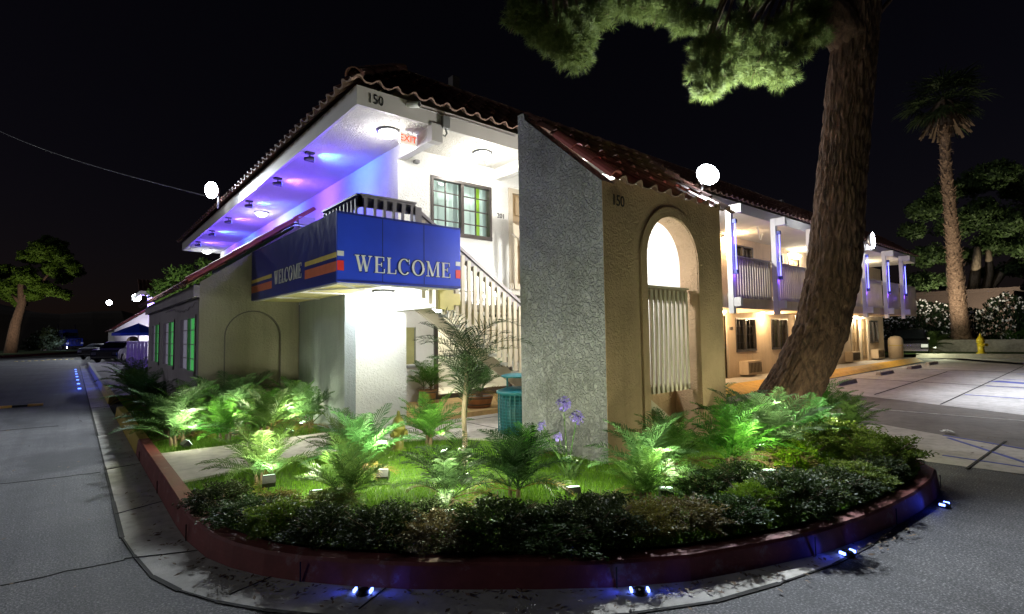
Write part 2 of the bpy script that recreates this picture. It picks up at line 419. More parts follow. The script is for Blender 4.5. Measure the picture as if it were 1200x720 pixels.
def barrel(mb, a, b, r, up=(0, 0, 1), n=8, taper=.85):
    a, b = V(a), V(b); d = (b-a).normalized(); sd = d.cross(V(up)).normalized(); u = sd.cross(d)
    rr = [(a, r), (b, r*taper)]; pts = []
    for p, q in rr:
        for o_ in (0, .018):
            pts.append([p + sd*math.cos(math.pi*k/n)*(q-o_) + u*math.sin(math.pi*k/n)*(q-o_) for k in range(n+1)])
    A0, A1, B0, B1 = pts
    for k in range(n):
        mb.quad(A0[k], A0[k+1], B0[k+1], B0[k]); mb.quad(A1[k], B1[k], B1[k+1], A1[k+1]); mb.quad(A0[k], A1[k], A1[k+1], A0[k+1])
    return mb

bld = thing('motel_building', (7, 9, 0), 'two-storey white stucco motel with red tile mansard roof, arched stair tower and long balcony wing', 'building')
def part(name, mb, mat, label=None, parent=None, smooth=False, bevel=0):
    o = mb.build(name, M[mat] if isinstance(mat, str) else mat, parent or bld, smooth, True, bevel)
    if label: o['label'] = label
    return o
def frame_of(axis, o):
    return o
def window(O, U, N, w, h, cols=4, rows=4, curtain='curtain', frame='dark', green=None, split=True, recess=.08, emit=None, cdep=.12, amp=.022):
    """Window with lower left corner O on the wall face."""
    O, U, N = V(O), V(U), V(N); Z = V((0, 0, 1))
    def bx(mb, u0, u1, z0, z1, n0, n1):
        p = O + U*u0 + Z*z0 + N*n0
        mb.prism([p, p+U*(u1-u0), p+U*(u1-u0)+Z*(z1-z0), p+Z*(z1-z0)], N*(n1-n0))
    pane = MB(); pane.quad(O+N*-recess*.9, O+U*w+N*-recess*.9, O+U*w+Z*h+N*-recess*.9, O+Z*h+N*-recess*.9)
    wo = part('window', pane, M['glass'])
    f = MB(); t = .05
    bx(f, 0, w, -.02, t, -recess, .03); bx(f, 0, w, h-t, h, -recess, .02); bx(f, 0, t, t, h-t, -recess, .02); bx(f, w-t, w, t, h-t, -recess, .02)
    if split: bx(f, w/2-.03, w/2+.03, t, h-t, -recess, .012)
    for c in range(1, cols):
        if split and c*2 == cols: continue
        u = w*c/cols; bx(f, u-.008, u+.008, t, h-t, -recess*.8, -recess*.45)
    for r in range(1, rows):
        z = h*r/rows
        if split: bx(f, t, w/2-.03, z-.008, z+.008, -recess*.75, -recess*.5); bx(f, w/2+.03, w-t, z-.008, z+.008, -recess*.75, -recess*.5)
        else: bx(f, t, w-t, z-.008, z+.008, -recess*.75, -recess*.5)
    f.build('frame', M[frame], wo, offset=False)
    c = MB(); n = int(w/.022); pts = []
    for k in range(n+1):
        u = w*k/n; d = -recess-cdep + amp*math.sin(k*.85+math.sin(k*.23)*2)
        pts.append(O + U*u + N*d)
    lim = n if not green else int(n*green[0])
    for k in range(lim): c.quad(pts[k], pts[k+1], pts[k+1]+Z*h, pts[k]+Z*h)
    c.build('curtain', emit or M[curtain], wo, offset=False)
    if green:
        c = MB()
        for k in range(lim, min(n, int(n*green[1]))): c.quad(pts[k], pts[k+1], pts[k+1]+Z*h, pts[k]+Z*h)
        c.build('curtain', green[2], wo, offset=False)
        if green[1] < 1:
            c = MB()
            for k in range(int(n*green[1]), n): c.quad(pts[k], pts[k+1], pts[k+1]+Z*h, pts[k]+Z*h)
            c.build('curtain', emit or M[curtain], wo, offset=False)
    return wo
def door(O, U, N, w=.92, h=2.0, mat='door', trim='rail'):
    O, U, N = V(O), V(U), V(N); Z = V((0, 0, 1))
    def bx(mb, u0, u1, z0, z1, n0, n1):
        p = O + U*u0 + Z*z0 + N*n0
        mb.prism([p, p+U*(u1-u0), p+U*(u1-u0)+Z*(z1-z0), p+Z*(z1-z0)], N*(n1-n0))
    d = MB(); bx(d, 0, w, 0, h, -.1, -.055)
    for u0 in (.12, w/2+.04):
        for z0, z1 in ((.2, .75), (.9, 1.35), (1.5, 1.85)):
            bx(d, u0, u0+w/2-.16, z0, z1, -.056, -.035)
    do = part('door', d, mat)
    f = MB(); bx(f, -.09, 0, 0, h+.09, -.1, .025); bx(f, w, w+.09, 0, h+.09, -.1, .025); bx(f, 0, w, h, h+.09, -.1, .025)
    f.build('frame', M[trim], do, offset=False)
    k = MB(); p = O+U*(w-.08)+Z*.98
    k.tube([p-N*.05, p+N*.01, p+N*.015], [.012, .012, .028], 10)
    k.build('handle', M['metal'], do, offset=False); k = MB(); bx(k, w-.11, w-.05, 1.1, 1.16, -.055, -.02); k.build('deadbolt', M['metal'], do)
    return do
def text_mesh(s, size, ext=.004):
    cu = bpy.data.curves.new('txt', 'FONT'); cu.body = s; cu.size = size; cu.extrude = ext; cu.align_x = 'CENTER'; cu.resolution_u = 4
    o = bpy.data.objects.new('txt', cu); me = bpy.data.meshes.new_from_object(o)
    bpy.data.objects.remove(o); return me
def text(name, s, loc, U, Zv, size, mat, parent, ext=.004, sx=1):
    me = text_mesh(s, size, ext); me.materials.clear(); me.materials.append(M[mat] if isinstance(mat, str) else mat)
    o = bpy.data.objects.new(name, me); COL.objects.link(o); o.parent = parent
    U, Zv = V(U).normalized(), V(Zv).normalized(); n = U.cross(Zv)
    mat3 = Matrix((U*sx, Zv, n)).transposed()
    me.transform(mat3.to_4x4()); me.transform(Matrix.Translation(V(loc)))
    me.update()
    r = parent
    o.location = -r.location if r.parent is None else (0, 0, 0)
    return o
#SPLIT
# ------------------------------------------------------------------ ground, road, kerb
def sheet(name, poly, z, mat):
    mb = MB(); n = len(poly); mb.v = [(x, y, z) for x, y in poly]; mb.f = [tuple(range(n))]
    return struct(mb.build(name, M[mat]))
sheet('street', [(-160, -60), (160, -60), (160, 200), (-160, 200)], -.2, 'asphalt')
# gutter slab: left straight, then round the island nose
KF = [(.73, 46), (.73, 30), (.73, 17), (.73, 12), (.735, 9), (.74, 7), (.745, 5.7), (.76, 5.2), (.82, 4.7), (.92, 4.38), (1.06, 4.08), (1.24, 3.8), (1.48, 3.5), (1.75, 3.2), (2.06, 2.92), (2.4, 2.62), (2.8, 2.3),
      (3.25, 2.02), (3.75, 1.82), (4.3, 1.63), (4.9, 1.5), (5.5, 1.42), (6.1, 1.38), (6.65, 1.37), (7.08, 1.42), (7.32, 1.6), (7.5, 1.9), (7.75, 2.35), (8.3, 2.9), (9.3, 3.3), (10.1, 4.0), (10.4, 5.0), (10.4, 6.9)]
def off(pts, d):
    out = []
    for k, p in enumerate(pts):
        a, b = V((*pts[max(0, k-1)], 0)), V((*pts[min(len(pts)-1, k+1)], 0)); t = (b-a).normalized()
        out.append((p[0]+t.y*-d, p[1]+t.x*d))   # left of travel is +d
    return out
def ribbon(mb, A, B, z0, z1):
    for k in range(len(A)-1):
        mb.quad((*A[k], z0), (*A[k+1], z0), (*B[k+1], z1), (*B[k], z1))
GI = off(KF, -.36)
GI = [(.34+.015*min(i, 3)/3, p[1]) if i < 7 else p for i, p in enumerate(GI)]
g = MB()
for k in range(15, 22): GI[k] = tuple(a+(b-a)*min(1, (k-14)/7)**1.5 for a, b in zip(GI[k], KF[k]))
ribbon(g, GI[:22], KF[:22], -.197, -.185)
struct(g.build('gutter', M['gutter']))
jt = MB()
for a, b in (((.34, 5.14), (.79, 4.9)), ((.35, 6.5), (.74, 6.62)), ((.35, 8.8), (.74, 8.84)), ((.35, 12), (.74, 12)), ((.35, 17), (.74, 17)), ((.83, 3.95), (1.12, 4.02)), ((1.4, 3.2), (1.7, 3.35))):
    jt.bar((*a, -.194), (*b, -.185), .009, .006)
for k in range(20): jt.bar((*GI[k], -.196), (*GI[k+1], -.196), .016+.010*(k % 3), .006)
def wig(a, b, n, amp, z, w):
    a, b = V((*a, z)), V((*b, z)); pr = a
    for k in range(1, n+1):
        q = a.lerp(b, k/n); s = (b-a).normalized().cross(V((0, 0, 1)))
        if k < n: q += s*R.uniform(-amp, amp)
        jt.bar(pr, q, w, .004); pr = q
wig((.34, 5.12), (-2.2, 5.32), 22, .035, -.198, .012)
wig((.3, 8.7), (-1.6, 8.95), 18, .03, -.198, .014); wig((-.2, 14), (-4, 14.4), 14, .04, -.198, .02)
struct(jt.build('road_joint', M['crack']))
kj = MB(); KO, KI = off(KF, -.004), off(KF, .165); acc = 0; lim_ = .9
for k in range(4, len(KF)-6):
    acc += math.dist(KF[k], KF[k-1])
    if acc > lim_:
        acc = 0; lim_ = R.uniform(.7, 1.9); kj.bar((*KO[k], -.19), (*KO[k], -.05), .006, .009)
struct(kj.build('kerb_joint', M['crack']))
# kerb round the island and along the side road
def kerb(name, pts, mat, h=.03, w=.17, kind_label=None):
    A = pts; B = off(pts, w); mb = MB()
    A2 = off(pts, .025)
    ribbon(mb, A, A2, -.21, h-.02); ribbon(mb, A2, off(pts, .04), h-.02, h); ribbon(mb, off(pts, .04), off(pts, w-.01), h, h); ribbon(mb, off(pts, w-.01), B, h, -.05)
    for P_ in (0, -1):
        mb.quad((*A[P_], -.21), (*A2[P_], h-.02), (*off(pts, w-.01)[P_], h), (*B[P_], -.05))
    o = struct(mb.build(name, M[mat])); return o
def between(i0, y0, i1):
    return [(KF[0][0]+.0, y0)] + KF[i0:i1]
kerb('kerb', [(.7, 46), (.71, 34), (.72, 22)], 'blukerb', .03)
kerb('kerb', [(.72, 22), (.72, 17.6)], 'yelkerb', .03)
kerb('kerb', [(.73, 14.6), (.735, 11.5), (.735, 9.6)], 'yelkerb', .03)
rk = kerb('kerb', [(.735, 9.6)] + KF[5:], 'redkerb', .03)
for v_ in rk.data.vertices:
    if v_.co.z > -.1 and v_.co.x < 9: v_.co.z -= .055*min(1, max(0, (6.2-v_.co.y)/2.2))*min(1, max(0, (7.6-v_.co.x)/1.5))
# raised ground: island lawn, beds, walkway
IN = off([(.735, 9.6)] + KF[5:], .15)
sheet('lawn', [(.9, 17.6), (.9, 14.0)] + [(.9, 9.6)] + IN[1:] + [(10.25, 6.9), (7.4, 6.9), (4.0, 8.2), (3.3, 10.2), (1.7, 10.2), (1.62, 17.6)], 0, 'lawn')
WK = [(.88, 6.62), (1.8, 6.7), (2.6, 6.78), (3.4, 6.95), (4.4, 6.5), (4.75, 5.7), (4.9, 4.2), (7.3, 4.2), (7.3, 7.6), (4.3, 7.6), (4.25, 9.96), (4.0, 7.8), (3.35, 8.2), (2.2, 8.22), (.9, 8.3)]
WK = [(.88, 6.5), (1.8, 6.62), (2.6, 6.76), (3.6, 6.85), (4.35, 6.35), (4.72, 5.75), (4.75, 4.22), (7.35, 4.22), (7.35, 8.6), (3.3, 8.6), (3.3, 8.26), (2.2, 8.22), (.9, 8.3)]
sheet('walkway', WK, .012, 'walk')
sheet('walkway', [(.88, 17.6), (3.6, 17.75), (3.6, 46), (.86, 46)], -.01, 'walk')
ek = MB()
for k in range(5): ek.bar((*WK[k], .0), (*WK[k+1], .0), .05, .05)
struct(ek.build('walkway_edge', M['gutter']))
jo = MB()
for a, b in (((1.75, 6.63), (1.75, 8.2)), ((2.6, 6.77), (2.6, 8.2)), ((3.5, 6.86), (3.5, 8.5)), ((3.4, 7.6), (7.2, 7.6)), ((5.2, 5.0), (5.2, 8.5))): jo.bar((*a, .014), (*b, .014), .012, .004)
struct(jo.build('walkway_joint', M['crack']))
sheet('porch', [(4.26, 7.9), (8.2, 7.9), (8.2, 10.0), (4.26, 10.0)], .1, 'porch')
pe = MB(); pe.quad((4.26, 7.9, .0), (8.2, 7.9, .0), (8.2, 7.9, .1), (4.26, 7.9, .1)); struct(pe.build('porch_step', M['porch']))
# right side: slab with blue stripes, lane, parking lot
sheet('slab', [(8.4, 1.95), (8.42, 1.5), (8.46, .9), (8.3, -3), (9.4, -3), (10.1, 1.0), (10.77, 2.31), (11.2, 3.2), (9.6, 3.05)], -.194, 'walk')
sheet('lane', [(9.4, -3), (10.1, 1.0), (10.77, 2.31), (11.4, 4.0), (10.6, 4.6), (10.6, 6.9), (16.5, 6.9), (15.96, 5.44), (14.8, 2.91), (14.15, 1.48), (11.5, -4)], -.196, 'strip')
sheet('parking_lot', [(11.5, -4), (14.15, 1.48), (14.8, 2.91), (15.96, 5.44), (16.5, 6.9), (39, 6.9), (38.1, 7.8), (39.4, 3.9), (42, -8), (20, -8)], -.193, 'lot')
mk = MB()
for a, b, w in (((10.62, 2.05), (10.0, .6), .05), ((10.42, 1.95), (8.9, .75), .06), ((8.95, 1.75), (8.84, .6), .05)): mk.bar((*a, -.19), (*b, -.19), w, .004)
mk.bar((22.5, 3.0, -.19), (22.0, 2.0, -.19), .5, .004)
for k in range(4): mk.bar((17.5+3*k, 2.9, -.19), (16.9+3*k, -2, -.19), .1, .004)
struct(mk.build('road_marking', M['bluepaint']))
mk = MB(); mk.bar((13.1, 4.3, -.19), (13.25, 1.0, -.19), .05, .004)
struct(mk.build('road_marking', M['whitepaint']))
mk = MB(); mk.bar((10.69, 1.34, -.19), (8.3, 1.4, -.19), .03, .006); mk.bar((16.04, 4.47, -.189), (26.4, 4.87, -.189), .04, .004); mk.bar((14.9, 2.9, -.189), (38, 3.4, -.189), .03, .004)
mk.bar((21, 6.8, -.189), (20, -3, -.189), .03, .004); mk.bar((27.5, 6.8, -.189), (27, -3, -.189), .03, .004)
struct(mk.build('road_joint', M['crack']))
# raised walk in front of the wing with yellow edge
mb = MB(); mb.box(10.3, 34, 7.55, 8.6, -.2, 0); struct(mb.build('walkway', M['walk']))
mb = MB(); mb.prism([(10.3, 6.85, -.19), (34, 7.2, -.19), (34, 7.55, -.0), (10.3, 7.55, -.0)], (0, 0, .004)); struct(mb.build('kerb', M['yelpaint']))
# far street edge, verge, hill
mb = MB(); mb.bar((-30, 70, -.1), (-6, 78, -.1), .3, .3); mb.bar((-6, 78, -.1), (1.2, 97, -.1), .3, .3); struct(mb.build('kerb', M['redkerb']))
sheet('verge', [(-120, 45), (-30, 70.3), (-6, 78.3), (1.0, 97.3), (1.2, 190), (-120, 190)], -.05, 'lawn')
mb = MB(); nx, ny = 40, 14; hh = lambda x, y: 13*math.exp(-((x+28)/55)**2)*math.sin(math.pi*min(1, max(0, (y-130)/60)))*(.8+.4*noise.noise(V((x*.05, y*.05, 3))))
for i in range(nx):
    for j in range(ny):
        x0, x1 = -140+5.5*i, -140+5.5*(i+1); y0, y1 = 130+4.5*j, 130+4.5*(j+1)
        mb.quad((x0, y0, hh(x0, y0)-.3), (x1, y0, hh(x1, y0)-.3), (x1, y1, hh(x1, y1)-.3), (x0, y1, hh(x0, y1)-.3))
struct(mb.build('hill', M['soil'], None, True))
# verge behind the lot on the right
sheet('verge', [(38.1, 7.9), (39.5, 3.9), (42.2, -8), (120, -30), (120, 60), (36, 60), (36, 10)], .05, 'lawn')
mb = MB(); mb.bar((37.9, 8.4, -.06), (39.4, 3.8, -.06), .2, .26); mb.bar((39.4, 3.8, -.06), (42.2, -8, -.06), .2, .26); struct(mb.build('kerb', M['blukerb']))

# ------------------------------------------------------------------ motel building
X_, Y_, Z_ = V((1, 0, 0)), V((0, 1, 0)), V((0, 0, 1))
ZS = 4.65; FX, FY = 2.85, 6.6; WX, WY = 4.02, 7.67; WGY = 8.5; XJ = 13.6; XE = 32.3; XR = 30.6; YE = 21.5
# upper floor walls of the corner block
mb = MB(); panel(mb, (WX, WY, 0), X_, (0, -1, 0), XJ-WX, 2.3, ZS, [(4.64-WX, 5.95-WX, 3.27, 4.27), (6.42-WX, 7.34-WX, 2.35, 4.29)], .18)
part('wall', mb, 'white', 'brightly lit white stucco upper wall with a window')
mb = MB(); panel(mb, (WX, 21.3, 0), (0, -1, 0), (-1, 0, 0), 21.3-WY-.18, 2.3, ZS, [], .18)
part('wall', mb, 'white', 'white stucco side wall washed in blue light')
mb = MB(); mb.box(WX+.01, XJ, WY+1.5, WY+1.6, 2.3, 4.6); part('wall', mb, 'darkroom')
E_CURT = emis('glowing_white_curtain', (.72, .85, .80), .28); E_LIME = emis('glowing_lime_curtain', (.34, .55, .05), .4)  # curtains emit themselves; the room light is put into their material
window((4.64, WY, 3.27), X_, (0, -1, 0), 1.31, 1.0, 4, 4, 'curtain', 'dark', (.84, .91, E_LIME), True, .08, E_CURT)
door((6.46, WY, 2.35), X_, (0, -1, 0), .86, 1.9)
# ground floor: bright wall, lobby projection, recessed porch
mb = MB(); mb.box(3.38, 4.26, 7.85, 8.03, 0, 2.3); mb.box(4.08, 4.26, 8.03, 9.98, 0, 2.3)
part('wall', mb, 'white', 'white stucco wall glowing under the canopy lamp')
mb = MB(); mb.box(3.2, 3.38, 7.85, 9.98, 0, 2.3); part('wall', mb, 'shade', 'white stucco return wall under the awning, coloured as in shade')
mb = MB(); panel(mb, (4.26, 10, 0), X_, (0, -1, 0), 9.4, .1, 2.06, [(5.38-4.26, 5.66-4.26, .9, 1.69), (6.1-4.26, 8.3-4.26, .1, 2.0)], .15)
part('wall', mb, 'white', 'white stucco wall behind the porch')
mb = MB(); mb.box(4.26, 13.6, 7.69, 10.15, 2.06, 2.28); part('ceiling', mb, 'ceil')
mb = MB(); mb.box(8.9, 9.05, 7.7, 10, 0, 2.06); mb.box(9.05, 13.6, 7.75, 7.9, 0, 2.3); part('wall', mb, 'white')
# lobby interior behind the glass door
mb = MB(); mb.box(4.4, 9.4, 12.2, 12.3, .1, 2.4); mb.box(4.3, 4.4, 10.16, 12.3, .1, 2.4); mb.box(9.4, 9.5, 10.16, 12.3, .1, 2.4); mb.box(4.3, 9.5, 10.16, 12.3, 2.4, 2.5); mb.box(4.3, 9.5, 10.16, 12.3, .05, .1)
part('room', mb, 'white', 'warm lit lobby room behind the glass door')
mb = MB()
for x in (6.1, 6.97, 8.22): mb.box(x, x+.09, 9.95, 10.06, .1, 2.0)
mb.box(6.19, 6.97, 9.96, 10.05, 1.93, 2.0); mb.box(7.06, 8.22, 9.96, 10.05, 1.93, 2.0); mb.box(6.19, 6.97, 9.97, 10.05, .1, .2); mb.box(7.06, 8.22, 9.97, 10.05, .1, .25)
do = part('door', mb, 'dark', 'dark framed glass lobby door')
mb = MB(); mb.quad((6.19, 10.01, .2), (6.97, 10.01, .2), (6.97, 10.01, 1.93), (6.19, 10.01, 1.93)); mb.quad((7.06, 10.01, .25), (8.22, 10.01, .25), (8.22, 10.01, 1.93), (7.06, 10.01, 1.93)); mb.build('pane', M['glass'], do, offset=False)
mb = MB(); mb.bar((6.25, 9.93, 1.05), (6.9, 9.93, 1.05), .03, .04); mb.build('handle', M['metal'], do, offset=False)
mb = MB()
for z in (1.32, 1.14):
    for k in range(9): mb.box(6.25+k*.075, 6.29+k*.075, 10.0, 10.005, z, z+.02)
mb.build('dot_pattern', M['dark'], do, offset=False)
mb = MB(); mb.quad((5.38, 10.02, .9), (5.66, 10.02, .9), (5.66, 10.02, 1.69), (5.38, 10.02, 1.69)); wo = part('window', mb, 'glass', 'small lobby window with a bamboo print')
mb = MB(); mb.box(5.38, 5.66, 10.08, 10.1, .9, 1.69); mb.build('blind', M['awnbot'], wo, offset=False)
mb = MB(); mb.box(5.33, 5.71, 9.94, 10.03, .83, .88); mb.box(5.34, 5.38, 9.96, 10.03, .88, 1.72); mb.build('sill', M['metal'], wo, offset=False)
mb = MB(); mb.box(5.84, 5.9, 9.985, 10, 1.3, 1.4); part('intercom', mb, 'whitepl')
# lobby wing: gable wall with arched niche, side wall with three windows, tiled shed roof
tp = lambda x: 2.45+.72*(x-1.585)
mb = MB(); arch_panel(mb, 1.585, 3.2, -.02, tp, 2.42, .445, 1.53, 10.0, .08, .62)
mb.box(1.9, 2.95, 10.07, 10.15, .5, 2.1)
part('wall', mb, 'beige', 'beige stucco gable wall with a blind arch')
mb = MB(); r = 16
for k in range(r):
    a0, a1 = math.pi*k/r, math.pi*(k+1)/r
    mb.bar((2.42+.452*math.cos(a0), 9.996, 1.53+.452*math.sin(a0)), (2.42+.452*math.cos(a1), 9.996, 1.53+.452*math.sin(a1)), .018, .02, (0, 1, 0))
for x in (1.968, 2.872): mb.bar((x, 9.996, .62), (x, 9.996, 1.53), .018, .02, (0, 1, 0))
mb.bar((1.968, 9.996, .62), (2.872, 9.996, .62), .018, .02)
part('arch_trim', mb, 'dark')
wins = [(10.25, 11.9), (12.72, 14.4), (15.2, 16.8)]
mb = MB(); panel(mb, (1.585, 17.66, 0), (0, -1, 0), (-1, 0, 0), 7.579, -.02, 2.44, [(17.66-b, 17.66-a, .9, 1.92) for a, b in wins], .15)
mb.box(1.6, 4.0, 17.5, 17.66, -.02, 2.45)
part('wall', mb, 'mauve', 'dusky side wall of the lobby with three windows')
E_GREEN = emis('glowing_green_curtain', (.08, .5, .12), 1.0); E_LILAC = emis('glowing_lilac_curtain', (.40, .37, .48), .5)  # lobby curtains glow in place of lamps behind them
for a, b in wins: window((1.585, b, .9), (0, -1, 0), (-1, 0, 0), b-a, 1.02, 2, 4, 'curtain', 'mauve', (.52, 1, E_GREEN), True, .035, E_LILAC, .012, .008)
mb, lip = tiles((1.40, 17.75, 2.40), (0, -1, 0), (1, 0, .72), 7.8, 2.15, .27, .36, .05)
part('tile_roof', mb, 'tile', 'red clay tile shed roof of the lobby', None, True); part('tile_edge', lip, 'tilelip')
mb = MB()
for k in range(6):
    a = V((1.42+.34*k, 9.98, 2.45+.245*k)); barrel(mb, a, a+V((.36, 0, .26)), .085, (0, 0, 1))
part('rake_tile', mb, 'rakered', 'red barrel tiles along the gable rake', None, True)
mb = MB(); mb.box(3.1, 4.0, 10.02, 17.6, 3.45, 3.6); mb.box(3.15, 3.45, 9.9, 10.04, 3.62, 3.76); part('roof_cap', mb, 'fascia')
mb = MB(); mb.box(1.5, 1.585, 10, 17.7, 2.2, 2.4); part('fascia', mb, 'mauve')
mb = MB(); pts = [V((1.57, 10.2+.1*k, 2.12-.09*math.sin(math.pi*min(1, k/26))+.02*math.sin(k*1.3))) for k in range(40)]; mb.tube(pts, .004, 5); part('cable', mb, 'black')
# soffits and fascias
mb = MB(); mb.box(FX+.04, WX-.002, FY+.04, YE, ZS, ZS+.06); mb.box(WX-.002, XJ, FY+.04, WY-.002, ZS, ZS+.06); mb.box(XJ, XR, FY+.04, WGY-.002, ZS+.001, ZS+.061)
part('soffit', mb, 'ceil', 'textured white soffit under the roof overhang')
mb = MB(); mb.box(FX, FX+.04, FY+.04, YE, ZS-.01, ZS+.26); mb.box(FX, XR, FY, FY+.04, ZS-.01, ZS+.26); mb.box(FX+.04, WX+.6, YE, YE+.04, ZS-.01, ZS+.26); mb.box(XR, XR+.04, FY, 9.5, ZS-.01, ZS+.26)
part('fascia', mb, 'fascia', 'pale fascia board along the eaves')
mb = MB(); mb.box(WX, WX+.14, FY+.05, WY, 4.42, ZS); part('beam', mb, 'white'); mb = MB(); mb.box(WX-.02, WX+.17, FY-.03, FY+.1, 4.4, ZS+.02); part('beam_end', mb, 'fascia')
for a_ in (6.05, 9.6): mb = MB(); mb.box(a_, a_+.15, FY+.05, WY, 4.44, ZS); part('beam', mb, 'white')
mb = MB(); mb.box(4.3, 4.38, 7.58, 7.665, 4.40, 4.45); part('bracket', mb, 'metal')
# mansard tiles: left and front faces, hip, flashing
sl = V((0, 1, .787)).normalized(); HL = 1.5*math.sqrt(1+.787**2)
f_clip = lambda s: (0 + s/HL*1.5, 99)
mb, lip = tiles((FX-.1, FY-.1, 4.93), X_, sl, XR-FX+.2, HL, .275, .36, .05, 8, lambda s: (s/HL*1.5, 99))
part('tile_roof', mb, 'tile', 'dark red clay tile mansard along the front', None, True); part('tile_edge', lip, 'tilelip')
sl2 = V((1, 0, .787)).normalized(); LL = YE-FY+.2
mb, lip = tiles((FX-.1, YE+.1, 4.93), (0, -1, 0), sl2, LL, HL, .275, .36, .05, 8, lambda s: (0, LL-s/HL*1.5))
part('tile_roof', mb, 'tile', 'dark red clay tile mansard along the side', None, True); part('tile_edge', lip, 'tilelip')
mb = MB(); a = V((FX-.08, FY-.08, 4.97)); d = V((1, 1, .787))
for k in range(4): barrel(mb, a+d*.375*k, a+d*(.375*k+.42), .12, (0, 0, 1))
part('hip_tile', mb, 'tile', None, None, True)
mb = MB(); mb.box(4.2, XR, 8.0, 8.12, 6.02, 6.17); mb.box(4.2, 4.32, 8.12, YE, 6.02, 6.17); mb.box(4.32, XR, 8.12, YE, 5.9, 6.0)
part('roof_flashing', mb, 'flash')
for a_ in ((5.6, 6.75), (20.5, 6.6)): mb = MB(); mb.box(a_[0], a_[0]+.16, 8.4, 8.56, 6.0, a_[1]-.12); part('roof_vent', mb, 'dark')
# address numerals
text('address_number', '150', (3.12, FY-.006, 4.71), X_, Z_, .19, 'number', bld, .004, .85)
text('room_number', '201', (6.18, WY-.006, 3.72), X_, Z_, .13, 'number', bld, .004)
# upper landing with grey slatted railing, beam below
mb = MB(); mb.box(2.85, 4.24, 6.42, 7.665, 2.2, 2.34); part('landing', mb, 'ceil')
mb = MB(); mb.box(4.04, 4.24, 6.55, 9.99, 1.92, 2.195); part('beam', mb, 'white'); mb = MB(); mb.box(4.03, 4.26, 6.42, 6.55, 1.88, 2.2); mb.box(4.26, 4.4, 6.45, 6.53, 1.95, 2.12); part('beam_end', mb, 'awnbot')
def slat_rail(mb, a, b, z0, z1, bw=.05, gap=.10, top=.14, thick=.03, out=V((0, -1, 0))):
    a, b = V(a), V(b); L = (b-a).length; d = (b-a)/L; n = max(1, int(L/(bw+gap)))
    dz = V((0, 0, 1))
    p = a + dz*(z1-top); mb.prism([p, p+d*L, p+d*L+dz*top, p+dz*top], out*-.04)
    p = a + dz*(z0); mb.prism([p, p+d*L, p+d*L+dz*.1, p+dz*.1], out*-.04)
    p = a + dz*z1 - out*.06; mb.prism([p, p+d*L, p+d*L+out*.1, p+out*.1], dz*.025)
    for k in range(n):
        u = (k+.5)*L/n - bw/2; p = a + d*u + out*.002 + dz*z0
        mb.prism([p, p+d*bw, p+d*bw+dz*(z1-z0-.03), p+dz*(z1-z0-.03)], out*thick)
mb = MB(); slat_rail(mb, (2.80, 6.4, 0), (3.62, 6.4, 0), 2.3, 3.34, .035, .085); slat_rail(mb, (2.80, 7.66, 0), (2.80, 6.4, 0), 2.3, 3.34, .035, .085, .14, .03, V((-1, 0, 0)))
mb.box(3.6, 3.7, 6.36, 6.46, 2.2, 3.3)
part('balcony_railing', mb, 'greyrail', 'grey slatted railing above the blue awning')
mb = MB(); slat_rail(mb, (5.88, 7.0, 0), (9.5, 7.0, 0), 2.3, 3.42, .07, .07); mb.prism([(5.85, 6.96, 3.26), (6.9, 6.96, 2.72), (6.9, 6.96, 2.92), (5.85, 6.96, 3.46)], (0, -.05, 0))
part('balcony_railing', mb, 'rail', 'cream railing beside the stair head')
mb = MB(); mb.box(5.88, 13.6, 7.03, 7.66, 2.2, 2.3); part('landing', mb, 'ceil')
# ------------------------------------------------------------------ stair tower
def ttop(x): return 3.365
mb = MB(); mb.box(4.72, 4.97, 3.95, 3.954, -.02, 3.30); arch_panel(mb, 4.97, 7.42, -.02, ttop, 6.14, .6, 2.45, 3.95, .28)
part('wall', mb, 'tan', 'tan stucco wall with a tall open arch')
mb = MB(); n = 20; ri, ro = .605, .73
for k in range(n):
    a0, a1 = math.pi*k/n, math.pi*(k+1)/n
    c = lambda r_, a: (6.14+r_*math.cos(a), 3.949, 2.45+r_*math.sin(a))
    mb.prism([c(ri, a0), c(ro, a0), c(ro, a1), c(ri, a1)], (0, -.02, 0))
mb.prism([(6.14-ro, 3.949, 0), (6.14-ri, 3.949, 0), (6.14-ri, 3.949, 2.45), (6.14-ro, 3.949, 2.45)], (0, -.02, 0))
mb.prism([(6.14+ri, 3.949, 0), (6.14+ro-.09, 3.949, 0), (6.14+ro-.09, 3.949, 2.45), (6.14+ri, 3.949, 2.45)], (0, -.018, 0))
part('arch_trim', mb, 'tan')
# rough wing slab, dim light put into its grey
mb = MB(); prof = [(3.956, -.02), (3.956, 3.30), (5.30, 4.47), (5.33, 4.58), (5.45, 4.58), (5.45, -.02)]
mb.prism([(4.72, y, z) for y, z in prof], (.25, 0, 0))
part('wall', mb, 'grey', 'heavily textured stucco slab wall darkened to grey for dim light')
mb = MB(); mb.prism([(7.2, y, z) for y, z in [(4.23, -.02), (4.23, 3.33), (5.45, 4.38), (5.45, -.02)]], (.22, 0, 0)); part('wall', mb, 'white')
slt = V((0, 1, .82)).normalized()
mb, lip = tiles((4.80, 3.80, 3.28), X_, slt, 2.74, 2.13, .285, .36, .055); part('tile_roof', mb, 'tile', 'clay tile shed roof over the stair tower', None, True); part('tile_edge', lip, 'tilelip')
mb = MB()
for k in range(3):
    a = V((4.78, 3.80, 3.30))+V((0, 1, .82))*.3*k; barrel(mb, a, a+V((0, 1, .82))*.34, .10, (0, 0, 1))
part('rake_tile', mb, 'rakered', 'pink lit barrel tiles on top of the grey slab', None, True)
